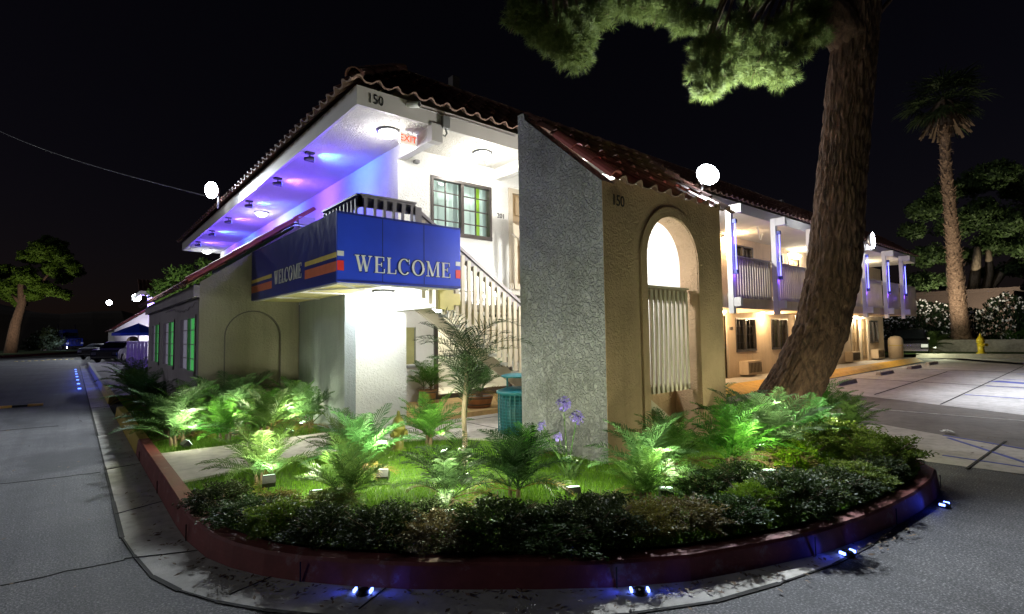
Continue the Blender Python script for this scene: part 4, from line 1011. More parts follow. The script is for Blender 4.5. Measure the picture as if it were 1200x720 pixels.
def palm(kind, x, y, s, label, rz=None):
    src = Pp[kind]; rz = R.uniform(0, 6.28) if rz is None else rz
    if kind not in used:
        used.add(kind); src.location = (x, y, 0); src.rotation_euler = (0, 0, rz); src.scale = (s,)*3; src['label'] = label; return src
    return copy_thing(src, (x, y, 0), rz, s, label)
palm(0, 1.52, 5.80, .95, 'feathery palm lit pale green beside the box spotlight and walkway')
palm(1, 2.45, 5.55, 1.0, 'bushy palm left of the old hydrant on the lawn')
palm(2, 2.62, 6.32, 1.0, 'palm against the white wall just left of the old hydrant')
palm(2, 3.75, 6.35, 1.25, 'upright palm right of the old hydrant on the walkway edge')
palm(3, 2.55, 3.95, .8, 'dark palm between the yellow shrub and the thin palm trunk')
palm(3, 3.15, 3.75, .85, 'dark low palm in front of the thin palm trunk')
palm(2, 1.9, 4.55, 1.0, 'palm behind the dark shrubs left of the yellow shrub')
palm(2, 4.2, 4.75, .8, 'small palm at the left foot of the grey slab')
palm(1, 4.35, 3.15, .95, 'palm glowing white green in front of the tan arch wall')
palm(0, 4.95, 3.3, .95, 'palm under the left side of the arch opening')
palm(0, 5.6, 2.95, 1.1, 'wide palm under the right side of the arch')
palm(1, 6.1, 2.75, 1.15, 'tall bright palm just left of the pine trunk')
palm(3, 6.9, 3.4, 1.0, 'palm behind the bright palm at the corner of the stair tower')
palm(0, 7.6, 4.3, 1.1, 'palm beyond the tan wall corner near the parking lot')
palm(1, 7.2, 2.75, .9, 'palm directly in front of the pine trunk')
palm(0, 9.4, 3.35, 1.1, 'palm to the right of the pine trunk beside the lane')
palm(2, 8.6, 2.7, 1.0, 'low palm right of the pine trunk above the bushes')
palm(2, 3.9, 2.85, .8, 'small palm behind the middle of the kerb shrubs')
bed = [(1.15, 8.75), (1.35, 9.35), (1.75, 8.7), (1.95, 9.4), (2.3, 8.65), (2.6, 9.3), (2.95, 8.75), (3.0, 9.4), (1.1, 9.7), (2.15, 9.7)]
pos = ['at the kerb end of the bed', 'below the lobby corner', 'in the front left of the bed', 'under the left edge of the blind arch', 'in the front middle of the bed', 'under the right edge of the blind arch', 'in the front right of the bed by the navy wall', 'at the back right of the bed under the awning', 'beside the first lobby window', 'under the middle of the blind arch']
for i, ((x, y), nm) in enumerate(zip(bed, pos)): palm((i*2+1) % 3, x, y, R.uniform(1.0, 1.3), 'ferny palm %s' % nm)
palm(1, 1.25, 14.3, 1.15, 'tall palm by the yellow kerb end near the lobby side wall')
palm(0, 1.2, 16.3, 1.2, 'palm beside the far corner of the lobby wall')
palm(3, 1.3, 12.6, 1.0, 'dark palm in the strip below the lobby windows')
palm(0, 1.35, 19.2, 1.5, 'tall palm next to the purple fence beyond the lobby')
# thin young palm with a real trunk
t = thing('slender_palm', (3.45, 5.0, 0), 'slender palm with a thin pale trunk standing on the lawn', 'palm')
mb = MB(); pts = [(0, 0, -.03), (.01, 0, .3), (.0, .01, .6), (.03, 0, .95), (.05, .01, 1.25)]
mb.tube(pts, [.035, .03, .026, .024, .02], 8); mb.build('trunk', M['greybark'], t, True, False)
mb = MB()
for k in range(26): frond(mb, (.03, 0, .55+.03*k), 2.4*k, 1.5-.03*k*R.uniform(.3, 1.2), R.uniform(.6, 1.05), R.uniform(.8, 1.8), 17, .27, .013)
mb.build('fronds', M['frondd'], t, offset=False)
# shrubs along the kerb
def shrub_proto(mat, rx, rz, n, leaf, label=''):
    t = thing('kerb_shrub', (0, 0, 0), label, 'shrub', 'low shrubs along the red kerb'); mb, tw = MB(), MB()
    sd = R.uniform(0, 99)
    for k in range(n):
        a, u = R.uniform(0, 2*math.pi), R.uniform(-.85, 1); cz = u; cr = math.sqrt(max(0, 1-u*u)); rr = R.uniform(.45, 1)**.45
        d = V((math.cos(a)*cr, math.sin(a)*cr, cz)); rr *= .78+.55*noise.noise(d*2.4+V((sd, 0, 0))) + .25*noise.noise(d*6+V((0, sd, 0)))
        p = V((d.x*rx*rr, d.y*rx*rr, max(.0, rz*.46+d.z*rz*.56*rr)))
        ax = (d*.6+V((R.uniform(-1, 1), R.uniform(-1, 1), R.uniform(-.2, 1)))).normalized(); b = ax.cross(V((R.uniform(-1, 1), R.uniform(-1, 1), R.uniform(-1, 1)))).normalized()
        L = leaf*R.uniform(.6, 1.25); w = L*.26
        i = len(mb.v); mb.v += [tuple(p-ax*L*.5), tuple(p+b*w), tuple(p+ax*L*.55), tuple(p-b*w)]; mb.f.append((i, i+1, i+2, i+3))
    for k in range(14):
        a = R.uniform(0, 6.28); e = V((math.cos(a)*rx*.7, math.sin(a)*rx*.7, rz*R.uniform(.5, .95))); tw.tube([(0, 0, -.03), e*.5+V((0, 0, .03)), e], [.008, .006, .003], 4, False)
    mb.build('leaves', M[mat], t, offset=False); tw.build('branches', M['twig'], t, offset=False); return t
SP = {'d': shrub_proto('shrubd', .36, .46, 7500, .030), 'g': shrub_proto('shrubg', .37, .46, 7000, .032), 'o': shrub_proto('shrubo', .31, .42, 6500, .027), 'e': shrub_proto('shrubd', .40, .52, 8000, .034)}
sused = set()
def shrub(k, x, y, s, label):
    if k not in sused:
        sused.add(k); s *= .86; o = SP[k]; o.location = (x, y, 0); o.scale = (s*1.15, s*1.05, s*.62); o['label'] = label; return o
    o = copy_thing(SP[k], (x, y, 0), R.uniform(0, 6.28), 1, label); s *= R.uniform(.74, .98); o.scale = (s*R.uniform(1.0, 1.3), s*R.uniform(.95, 1.15), s*R.uniform(.45, .74)); return o
row = [('d', 1.12, 5.35, .95), ('d', 1.2, 4.85, 1.0), ('o', 1.5, 4.95, .8), ('g', 1.38, 4.5, .9), ('d', 1.55, 4.1, .95), ('e', 1.85, 3.72, .95), ('o', 2.12, 3.38, 1.0), ('e', 2.5, 3.15, .95), ('d', 2.72, 2.85, 1.05), ('e', 3.05, 2.75, .95), ('o', 3.35, 2.5, 1.0),
       ('o', 3.72, 2.38, 1.05), ('d', 4.05, 2.22, 1.05), ('g', 4.4, 2.2, .95), ('e', 4.75, 2.02, 1.0), ('g', 5.1, 2.1, .95), ('d', 5.45, 1.95, 1.1), ('g', 5.9, 1.9, 1.1), ('d', 6.35, 1.85, 1.05), ('g', 6.8, 1.95, 1.2)]
ords = ['first', 'second', 'third', 'fourth', 'fifth', 'sixth', 'seventh', 'eighth', 'ninth', 'tenth', 'eleventh', 'twelfth', 'thirteenth', 'fourteenth', 'fifteenth', 'sixteenth', 'seventeenth', 'eighteenth', 'nineteenth', 'last']
look = {'d': 'dark green', 'g': 'fresh green', 'o': 'golden olive', 'e': 'large dark'}
for i, (k, x, y, s) in enumerate(row): shrub(k, x-.05-(.05 if x < 3 else 0), y-.10, s, '%s shrub, %s in the row along the red kerb from the walkway' % (look[k], ords[i]))
for k, x, y, s, nm in [('g', 6.7, 2.55, 1.25, 'bright green bush just right of the pine trunk'), ('g', 7.25, 2.5, 1.35, 'bright green bush beside the garden spotlight right of the trunk'), ('g', 7.05, 1.95, 1.2, 'bright green bush at the right tip of the island'), ('g', 7.5, 3.0, 1.3, 'yellow green bush behind the bushes at the island tip'), ('o', 8.1, 3.1, 1.2, 'small olive bush behind the pine trunk'), ('g', 6.1, 2.45, 1.0, 'low green bush in front of the pine trunk'),
                      ('g', 1.75, 4.55, .75, 'low fresh bush in the lawn behind the first dark shrubs'), ('d', 2.25, 3.75, .8, 'dark bush behind the golden shrub'), ('d', 2.85, 3.2, .8, 'dark bush behind the middle of the row'), ('e', 3.45, 2.85, .7, 'dark bush before the agapanthus spotlight'), ('d', 5.0, 2.55, .9, 'dark bush behind the row below the arch'), ('d', 4.5, 2.65, .85, 'dark bush behind the row below the tan wall')]: shrub(k, x, y, s, nm)
# agapanthus
t = thing('agapanthus', (3.95, 3.85, 0), 'agapanthus with round purple flower heads on tall stalks before the grey slab', 'flowers')
lv, stk = MB(), MB()
for k in range(22):
    az = R.uniform(0, 6.28); frondlen = R.uniform(.2, .38); e = R.uniform(.5, 1.3); p = V((R.uniform(-.05, .05), R.uniform(-.05, .05), 0)); pr = None
    for s in range(6):
        ee = e-1.5*(s/5)**1.5; d = V((math.cos(az)*math.cos(ee), math.sin(az)*math.cos(ee), math.sin(ee))); sd = V((-math.sin(az), math.cos(az), 0))*.014*(1-(s/5)**2*.9)
        c = (p-sd, p+sd)
        if pr: lv.quad(pr[0], pr[1], c[1], c[0])
        pr = c; p = p+d*frondlen/5
lv.build('leaves', M['strap'], t, offset=False)
for (dx, dy, h, r_) in ((-.05, .0, .78, .075), (.13, -.02, .62, .07), (-.26, .1, .58, .04), (-.13, .0, .45, .045), (-.33, .06, .55, .03)):
    stk = MB(); stk.tube([(0, 0, 0), (dx*.4, dy*.4, h*.5), (dx, dy, h)], [.007, .006, .005], 6); s_ = stk.build('stalk', M['strap'], t, offset=False)
    fl = MB()
    for k in range(int(60*r_/.07)):
        d = V((R.gauss(0, 1), R.gauss(0, 1), R.gauss(.25, 1))).normalized(); c = V((dx, dy, h)); a = d.cross(V((.3, .2, 1))).normalized(); b = d.cross(a)
        q = c+d*r_*R.uniform(.75, 1); w = r_*.2
        fl.quad(q-a*w-b*w*.3, q+a*w*.3-b*w, q+d*w+a*w, q+d*w+b*w*.8); fl.bar(c, q, .002, .002)
    fl.build('flower_head', M['agap'], s_, offset=False)
# grass
def inpoly(x, y, P_):
    c = False; n = len(P_)
    for i in range(n):
        x1, y1 = P_[i]; x2, y2 = P_[i-1]
        if (y1 > y) != (y2 > y) and x < (x2-x1)*(y-y1)/(y2-y1)+x1: c = not c
    return c
def grass(name, x0, x1, y0, y1, n, h, test, w=.007):
    mb = MB()
    for k in range(n):
        x, y = R.uniform(x0, x1), R.uniform(y0, y1)
        if not test(x, y): continue
        a = R.uniform(0, 6.28); hh_ = h*R.uniform(.5, 1.2)*(.7+.6*noise.noise(V((x*1.3, y*1.3, 0)))); lx, ly = R.uniform(-.5, .5)*hh_, R.uniform(-.5, .5)*hh_
        dx, dy = math.cos(a)*w/2, math.sin(a)*w/2; i = len(mb.v)
        mb.v += [(x-dx, y-dy, 0), (x+dx, y+dy, 0), (x+lx, y+ly, hh_)]; mb.f.append((i, i+1, i+2))
    o = mb.build(name, M['grass']); o['kind'] = 'stuff'; return tag(o, 'short bright grass of the planting island lawn', 'grass')
lf = MB()
for k in range(700):
    if k < 420: j = R.randint(1, 20); f = R.random(); p = V((*KF[j], 0)).lerp(V((*KF[j+1], 0)), f); d = -abs(R.gauss(0, .13))-.02; q = V((*KF[j+1], 0))-V((*KF[j], 0)); n_ = V((-q.y, q.x, 0)).normalized(); p = p+n_*d; z = -.183
    else: p = V((R.uniform(-2.5, .3), R.uniform(3, 16), 0)) if k % 2 else V((R.uniform(7.8, 12), R.uniform(-.5, 1.6), 0)); z = -.19
    a = R.uniform(0, 6.28); L = R.uniform(.012, .03); u = V((math.cos(a), math.sin(a), R.uniform(-.2, .3)))*L; w = V((-math.sin(a), math.cos(a), R.uniform(-.2, .4)))*L*.4; c = V((p.x, p.y, z+.006))
    lf.quad(c-u, c+w, c+u, c-w)
o = lf.build('fallen_leaves', M['twig']); o['kind'] = 'stuff'; tag(o, 'dry fallen leaves scattered along gutter and road', 'leaves')
LAWN = [(.92, 6.4)] + IN[3:-6] + [(8.0, 3.2), (7.4, 3.9), (4.72, 3.9), (4.70, 5.7), (4.3, 6.3), (3.6, 6.8), (2.6, 6.7), (1.8, 6.58)]
grass('grass', .9, 8, 1.4, 6.9, 120000, .075, lambda x, y: inpoly(x, y, LAWN))
o = grass('grass', .9, 3.2, 8.3, 10, 14000, .08, lambda x, y: True); o['label'] = 'grass under the ferny palms of the lobby bed'
o = grass('grass', .9, 1.56, 10, 17.4, 14000, .08, lambda x, y: True, .01); o['label'] = 'grass strip along the lobby side wall'
#SPLIT
# ------------------------------------------------------------------ the big leaning pine
t = thing('pine_tree', (8.7, 3.55, 0), 'big leaning pine with thick dark trunk growing from the planting island', 'tree')
def rough(p, q, k):
    a = V((p.x*1.6, p.y*1.6, p.z*.8))+q*1.4
    w_ = noise.noise(V((q.x*2, q.y*2, p.z*1.5)))*.5
    v = noise.voronoi(V((q.x*5.2+w_, q.y*5.2+w_, p.z*3.6+noise.noise(q*3)*.8)))[0]
    return 1 + .08*noise.noise(a) + .26*min(.34, v[1]-v[0]) + .03*noise.noise(V((q.x*18, q.y*18, p.z*9))) - .06
def taper(pts, n=9):
    out = []
    for a, b in zip(pts, pts[1:]):
        for k in range(n): out.append(a.lerp(b, k/n))
    out.append(pts[-1]); return out
tp_ = [(908, 520, 43), (917, 480, 37), (938, 440, 34), (960, 390, 33), (975, 330, 32), (982, 260, 31), (988, 190, 29), (995, 110, 28), (1002, 40, 27.5), (1008, -40, 26), (1014, -160, 24), (1025, -340, 20), (1030, -560, 13)]
pts = []; rad = []
tpw = [(at(x, y, 8.2), w*8.2/CF*.85) for x, y, w in tp_]
tpw[0] = (V((8.50, 3.74, -.1)), .50); 
for (a, ra), (b, rb) in zip(tpw, tpw[1:]):
    for k in range(22): pts.append(a.lerp(b, k/22)); rad.append(ra+(rb-ra)*k/22)
pts.append(tpw[-1][0]); rad.append(tpw[-1][1])
mb = MB(); mb.tube(pts, rad, 220, True, rough); mb.build('trunk', M['bark'], t, True, True)
limb = [at(1000, 52, 8.2), at(975, 22, 8.1), at(948, -2, 8.0), at(905, -50, 7.8), at(820, -120, 7.5), at(720, -150, 7.1), at(600, -150, 6.8)]
rl = [.30, .27, .24, .19, .14, .10, .06]; P2, R2 = [], []
for k in range(len(limb)-1):
    for j in range(8): P2.append(limb[k].lerp(limb[k+1], j/8)); R2.append(rl[k]+(rl[k+1]-rl[k])*j/8)
mb = MB(); mb.tube(P2, R2, 48, True, rough)
cl = [(612, 2, 6.9), (628, 22, 6.9), (645, 48, 6.9), (662, 62, 6.8), (682, 45, 6.9), (700, 22, 7), (660, 10, 7.1), (690, -15, 7), (640, -25, 6.8), (720, -8, 7.1), (740, -25, 7),
      (765, -5, 7.3), (795, 0, 7.3), (818, 25, 7.3), (826, 55, 7.2), (822, 82, 7.2), (828, 104, 7.2), (848, 90, 7.3), (868, 68, 7.4), (885, 84, 7.4), (908, 74, 7.5), (930, 60, 7.5), (945, 40, 7.6), (905, 35, 7.5), (865, 28, 7.4), (938, 12, 7.7), (885, -8, 7.5), (835, -12, 7.4),
      (845, 55, 7.0), (890, 50, 7.2), (800, 25, 7.3), (925, 30, 7.3), (950, 28, 7.8), (915, 90, 7.5), (655, 38, 6.7), (735, 6, 7.1), (755, 10, 7.2), (620, -12, 6.9), (705, 2, 7), (775, 12, 7.3), (955, 12, 7.8), (958, 42, 7.8), (610, 22, 6.9), (665, 25, 6.8), (632, 40, 7.1), (675, 68, 6.9)]
C3 = [at(*c) for c in cl] + [at(R.uniform(560, 1200), R.uniform(-420, -120), R.uniform(6.6, 9.6)) for _ in range(46)]
for c in C3:
    j = min(range(len(P2)), key=lambda k: (P2[k]-c).length); q = P2[j]; m = q.lerp(c, .5)+V((0, 0, .18)); mb.tube([q, q.lerp(m, .6), m, m.lerp(c, .6)+V((0, 0, .05)), c], [.045, .035, .026, .018, .008], 6, False)
    for _ in range(5):
        e = c+V((R.gauss(0, .10), R.gauss(0, .10), R.gauss(-.02, .08))); mb.tube([m.lerp(c, .5), c.lerp(e, .5)+V((0, 0, .04)), e], [.01, .007, .003], 4, False)
mb.build('branch', M['bark'], t, True, True)
mb = MB()
def tuft(mb, p, d, n, L, w):
    for k in range(n):
        v = (d*.75+V((R.gauss(0, .55), R.gauss(0, .55), R.gauss(0, .55)))).normalized(); s = v.cross(V((R.gauss(0, 1), R.gauss(0, 1), R.gauss(0, 1)))).normalized()*w
        e = p+v*L*R.uniform(.6, 1.15); i = len(mb.v); mb.v += [tuple(p-s), tuple(p+s), tuple(e)]; mb.f.append((i, i+1, i+2))
for ci, c in enumerate(C3):
    near = ci < len(cl); nn = 170 if near else 60
    for k in range(nn):
        d = V((R.gauss(0, 1), R.gauss(0, 1), R.gauss(-.15, .9))).normalized(); rr = (.20 if near else .5)*R.uniform(.2, 1.0)**.5*(.8+.6*noise.noise(d*2+c))
        tuft(mb, c+V((d.x*rr*1.15, d.y*rr*1.15, d.z*rr*.85)), (d+V((0, 0, .15))).normalized(), 16, .115 if near else .2, .0032 if near else .007)
mb.build('foliage', M['needle'], t, False, True)
# ------------------------------------------------------------------ tree helpers
def leafy(mb, c, rx, rz, n, leaf):
    sd = V((c.x, c.y, 7))
    for k in range(n):
        d = V((R.gauss(0, 1), R.gauss(0, 1), R.gauss(0, 1))).normalized(); rr = R.uniform(.25, 1)**.4*(.75+.5*noise.noise(d*1.8+sd))
        p = c+V((d.x*rx*rr, d.y*rx*rr, d.z*rz*rr)); a = V((R.gauss(0, 1), R.gauss(0, 1), R.gauss(0, 1))).normalized(); b = a.cross(d+V((.01, .02, .3))).normalized(); L = leaf*R.uniform(.6, 1.3)
        mb.quad(p-a*L, p+b*L*.5, p+a*L, p-b*L*.5)
def tree(name, base, clumps, trunk, label, mat, leaf, dens, bark='greybark', group=None, cat='tree'):
    t = thing(name, base, label, cat, group); b = V(base)
    mb = MB()
    for pts, rs in trunk: mb.tube([V(p)+b for p in pts], rs, 12, True, lambda p, q, k: 1+.12*noise.noise(p*.9+q*1.5))
    mb.build('trunk', M[bark], t, True, True)
    mb = MB(); tw = MB()
    for c, rx, rz in clumps: leafy(mb, V(c)+b, rx, rz, int(dens*rx*rx), leaf)
    mb.build('crown', M[mat], t, False, True); return t
# left pine across the street
b = at(12, 413, 74); b.z = 0
k_ = 74/CF
def rel(px_, py_, b, dep): q = at(px_, py_, dep)-b; return (q.x, q.y, q.z)
L_ = [(rel(px_, py_, b, 74+R.uniform(-2, 2)), r*k_, r*k_*.8) for px_, py_, r in [(15, 345, 15), (28, 322, 16), (50, 292, 17), (66, 290, 16), (90, 318, 10), (40, 345, 12), (75, 345, 10), (2, 318, 14), (40, 300, 15), (58, 285, 14), (72, 300, 14), (60, 315, 14), (75, 325, 12), (45, 335, 13), (30, 300, 11), (8, 335, 14), (-8, 330, 15), (62, 340, 10), (85, 310, 9), (22, 355, 9), (-10, 345, 12)]]
tree('street_pine', tuple(b), L_, [([(0, 0, -.3), rel(18, 380, b, 74), rel(26, 355, b, 74), rel(24, 335, b, 74), rel(35, 310, b, 74)], [.75, .6, .5, .35, .15]), ([rel(25, 356, b, 74), rel(14, 345, b, 74)], [.3, .15]), ([rel(25, 352, b, 74), rel(45, 335, b, 74), rel(60, 318, b, 74)], [.3, .2, .1])], 'leaning pine with a bare brown trunk across the side street', 'needle', .17, 900, 'bark')
p = at(-6, 416, 64); garden((p.x, p.y, -.05), (b-p).normalized()*.75+V((0, 0, .75)), 'added uplight at the roadside brightening the street pine', 6500, (1, .95, .75), 110, up=.4)  # fixture added to carry the fill light of the street pine
b = at(52, 413, 88); b.z = 0
tree('street_bush', tuple(b), [(rel(px_, py_, b, 88), r*88/CF, r*88/CF*.8) for px_, py_, r in [(45, 398, 12), (58, 392, 13), (35, 405, 10), (68, 400, 10), (55, 404, 12)]], [([(0, 0, -.3), (0, 0, 2)], [.3, .15])], 'dark round tree beside the parked truck across the street', 'farleaf', .3, 110)
# lit tree behind the lobby
b = V((5.3, 28.0, 0))
tree('ash_tree', tuple(b), [(rel(px_, py_, b, 25), r*25/CF, r*25/CF*.9) for px_, py_, r in [(190, 335, 14), (205, 322, 15), (220, 318, 13), (185, 350, 12), (200, 345, 15), (230, 325, 14), (240, 310, 12), (215, 340, 14), (178, 345, 9), (250, 318, 14), (270, 320, 14)]], [([(0, 0, -.3), (0, 0, 2.2), (.1, 0, 3.6)], [.16, .12, .06])], 'leafy tree lit bright green behind the lobby roof', 'brightleaf', .085, 900)
garden((2.6, 23.6, 0), (.25, .45, .75), 'added unseen uplight behind the lobby brightening the ash tree', 2600, (.95, 1, .85), 120, up=.4)  # unseen fixture added as source of the ash tree fill
# right: fan palm, dark multi-trunk tree, oleander hedge
dp = 33.5; b = at(1131, 413, dp); b.z = .05
t = thing('fan_palm', tuple(b), 'tall fan palm with shaggy trunk behind the parking lot', 'palm')
mb = MB(); pr = [(1131, 416, 21), (1129, 402, 15), (1126, 390, 11.5), (1122, 350, 11), (1118, 300, 9.5), (1113, 240, 8), (1108, 190, 7), (1106, 128, 6.5)]
P3, R3 = [], []
for (x, y, w), (x2, y2, w2) in zip(pr, pr[1:]):
    for k in range(8): P3.append(at(x+(x2-x)*k/8, y+(y2-y)*k/8, dp)); R3.append((w+(w2-w)*k/8)*dp/CF*.74)
P3[0].z = -.1
mb.tube(P3, R3, 20, True, lambda p, q, k: 1+.10*noise.noise(p*3+q*4)); mb.build('trunk', M['palmbark'], t, True, True)
mb = MB()
for k in range(900):
    j = R.randint(8, len(P3)-1); a = R.uniform(0, 6.28); d = V((math.cos(a), math.sin(a), 0)); p = P3[j]+d*R3[j]*.95+V((0, 0, R.uniform(-.3, .3))); s = d.cross(Z_)*.07
    e = p+d*R.uniform(.1, .22)+V((0, 0, R.uniform(-.05, .35))); i = len(mb.v); mb.v += [tuple(p-s), tuple(p+s), tuple(e)]; mb.f.append((i, i+1, i+2))
mb.build('leaf_stubs', M['palmbark'], t, False, True)
mb = MB(); top = at(1106, 118, dp)
for k in range(46):
    az = R.uniform(0, 6.28); el = R.uniform(-.9, 1.25); d = V((math.cos(az)*math.cos(el), math.sin(az)*math.cos(el), math.sin(el))); L = R.uniform(1.0, 1.5); h = top+d*L-Z_*.25*L*L*.3; mb.tube([top, top.lerp(h, .5)+Z_*.08, h], [.05, .035, .025], 5, False)
    s = d.cross(Z_).normalized(); u = s.cross(d); n = 16
    for j in range(n):
        a = (j/(n-1)-.5)*3.4; v = (d*math.cos(a)+s*math.sin(a)+u*.12*R.uniform(-1, 1)).normalized(); l2 = R.uniform(.85, 1.25)*(1.15-.25*abs(a)/1.7); w = s.cross(v).cross(v).normalized()*.05 if s.cross(v).length > .01 else u*.05
        m = h+v*l2*.6; e = m+(v-Z_*.55).normalized()*l2*.5; i = len(mb.v); mb.v += [tuple(h), tuple(m-w), tuple(m+w), tuple(e)]; mb.f += [(i, i+1, i+2), (i+1, i+3, i+2)]
mb.build('crown', M['farleaf'], t, False, True)
mb = MB()
for k in range(130):
    az = R.uniform(0, 6.28); d = V((math.cos(az), math.sin(az), 0)); p = top+d*.25-Z_*R.uniform(-.2, .5); e = p+d*R.uniform(.5, 1.2)-Z_*R.uniform(.8, 2.1); s = d.cross(Z_)*R.uniform(.06, .16)
    mb.quad(p-s*.4, p+s*.4, e+s, e-s)
mb.build('dead_fronds', M['twig'], t, False, True)
p = at(1096, 414, 29.5); garden((p.x, p.y, .05), (V((b.x, b.y, 9))-p).normalized(), 'added uplight on the verge left of the fan palm', 3600, (1, .88, .68), 90, up=.4, fill=160)  # added fixture and fill that brighten palm and verge
dp = 44; b = at(1150, 405, dp); b.z = 0
T = lambda *ps: [rel(x, y, b, dp) for x, y in ps]; q_ = dp/CF
tree('large_tree', tuple(b), [(rel(x, y, b, dp+R.uniform(-3, 3)), r*q_, r*q_*.75) for x, y, r in [(1080, 330, 20), (1090, 300, 24), (1070, 270, 18), (1085, 245, 22), (1110, 225, 24), (1140, 215, 26), (1170, 205, 26), (1195, 220, 28), (1150, 250, 28), (1185, 260, 30), (1120, 265, 26), (1165, 285, 26), (1205, 290, 26), (1100, 330, 18), (1130, 300, 18), (1190, 315, 18), (1225, 240, 28), (1240, 290, 26), (1160, 320, 14), (1065, 300, 14), (1210, 335, 12)]],
     [(T((1133, 405), (1137, 370), (1142, 330), (1146, 290)), [.55, .5, .4, .25]), (T((1136, 385), (1125, 345), (1122, 305), (1118, 270)), [.35, .3, .25, .15]), (T((1140, 390), (1152, 350), (1160, 320), (1158, 290)), [.45, .4, .3, .2]), (T((1152, 350), (1178, 315), (1200, 295), (1225, 280)), [.35, .3, .28, .2]), (T((1145, 385), (1160, 372), (1175, 353)), [.35, .3, .2]), (T((1118, 370), (1112, 340), (1110, 300)), [.25, .2, .15]), (T((1160, 348), (1175, 345), (1188, 340)), [.12, .1, .06])],
     'large dark tree with several bare tan trunks behind the fan palm', 'farleaf', .15, 620)
p = at(1168, 410, 37.5); garden((p.x, p.y, .05), (V((b.x, b.y, 11))-p).normalized(), 'added uplight on the verge before the large dark tree', 6000, (1, .9, .66), 130, up=.9)  # added fixture holding the fill light for the large tree
# oleander hedge with white flowers
hb_ = V((46, 10, 0)); t = thing('oleander_hedge', tuple(hb_), 'tall oleander hedge speckled with white flowers behind the parked cars', 'hedge')
mb, fl = MB(), MB()
A, B = V((43, 14.5, 0)), V((49.5, -4, 0))
for k in range(15000):
    s = R.random(); c = A.lerp(B, s); h = 3.1+.9*noise.noise(V((s*9, 1, 2)))+.5*noise.noise(V((s*31, 4, 2))); z = R.random()**.8*h; x = R.uniform(-1.1, .9)*(1-.3*(z/h)**3)
    p = c+V((x, R.uniform(-.2, .2), z)); a = V((R.gauss(0, .5), R.gauss(0, .5), 1)).normalized(); b2 = a.cross(V((R.gauss(0, 1), R.gauss(0, 1), 0))).normalized(); L = .16
    mb.quad(p-a*L, p+b2*.05, p+a*L, p-b2*.05)
    if R.random() < .075:
        p = p+V((-.25, -.05, .05))
        for j in range(3):
            q = p+V((R.gauss(0, .06), R.gauss(0, .06), R.gauss(0, .06))); a = V((R.gauss(-1, .5), R.gauss(0, .5), R.gauss(0, .5))).normalized(); u = a.cross(Z_).normalized()*.06; w = a.cross(u).normalized()*.06
            fl.quad(q-u, q-w, q+u, q+w)
mb.build('foliage', M['hedge'], t, False, True); fl.build('flowers', M['petal'], t, False, True)
t = thing('garden_wall', (42, 4, 0), 'low pale block wall in front of the oleander hedge', 'wall')
mb = MB(); mb.bar((40.8, 12.5, .35), (46.5, -5, .35), .2, .75); mb.build('blocks', M['gutter'], t, False, True); mb = MB(); mb.bar((40.8, 12.5, .76), (46.5, -5, .76), .28, .07); mb.build('coping', M['gutter'], t, False, True)
t = thing('brick_building', (60, 18, 0), 'dark brick building behind the hedge at the end of the wing', 'building')
mb = MB(); mb.box(56, 70, 6, 18, 0, 4.4); mb.build('wall', M['dimbrick'], t, False, True); mb = MB(); mb.box(55.6, 70.4, 5.6, 18.4, 4.4, 4.65); mb.build('roof', M['dimbrick'], t, False, True)
# low palms / plants on the right verge
def bigpalm(px_, py_, dep, s, label, k=0):
    p = at(px_, py_, dep); c = copy_thing(Pp[k], (p.x, p.y, .05), R.uniform(0, 6), s, label); return c
bigpalm(1090, 415, 33, 2.0, 'low palm on the verge beside the dark parked car'); bigpalm(1103, 414, 34, 2.2, 'low palm left of the fan palm trunk', 2); bigpalm(1165, 414, 33, 1.3, 'small plant right of the yellow hydrant', 2); bigpalm(1192, 413, 33, 2.0, 'low palm at the right end of the verge', 0); bigpalm(1142, 412, 34, 1.2, 'small plant at the foot of the fan palm', 2)
# ------------------------------------------------------------------ hydrants
def hydrant(loc, h, mat, label, rz=0, extra=False):
    t = thing('fire_hydrant', loc, label, 'hydrant', None, rz); s = h/.75
    mb = MB(); mb.lathe([(.15*s, 0), (.15*s, .04*s), (.10*s, .05*s), (.095*s, .40*s), (.13*s, .41*s), (.13*s, .45*s), (.10*s, .46*s)], 20); mb.build('barrel', M[mat], t, True, False)
    mb = MB(); mb.lathe([(.12*s, .46*s), (.12*s, .50*s), (.105*s, .56*s), (.07*s, .62*s), (.035*s, .65*s), (.03*s, .72*s), (.02*s, .75*s)], 20); mb.build('bonnet', M[mat], t, True, False)
    for a in (0, math.pi, math.pi*1.5):
        d = V((math.cos(a), math.sin(a), 0)); mb = MB(); mb.tube([d*.08*s+Z_*.33*s, d*.15*s+Z_*.33*s, d*.151*s+Z_*.33*s, d*.19*s+Z_*.33*s], [.045*s, .045*s, .058*s, .058*s], 12); mb.tube([d*.19*s+Z_*.33*s, d*.22*s+Z_*.33*s], .02*s, 6); mb.build('outlet', M[mat], t, offset=False)
    return t
hydrant((3.31, 6.32, 0), .52, 'oldhyd', 'weathered olive hydrant half hidden among palms before the white wall', .4)
p = at(1150, 414, 29.5); hydrant((p.x, p.y, .05), 1.15, 'hyd', 'bright yellow fire hydrant on the verge behind the parking lot', .5)
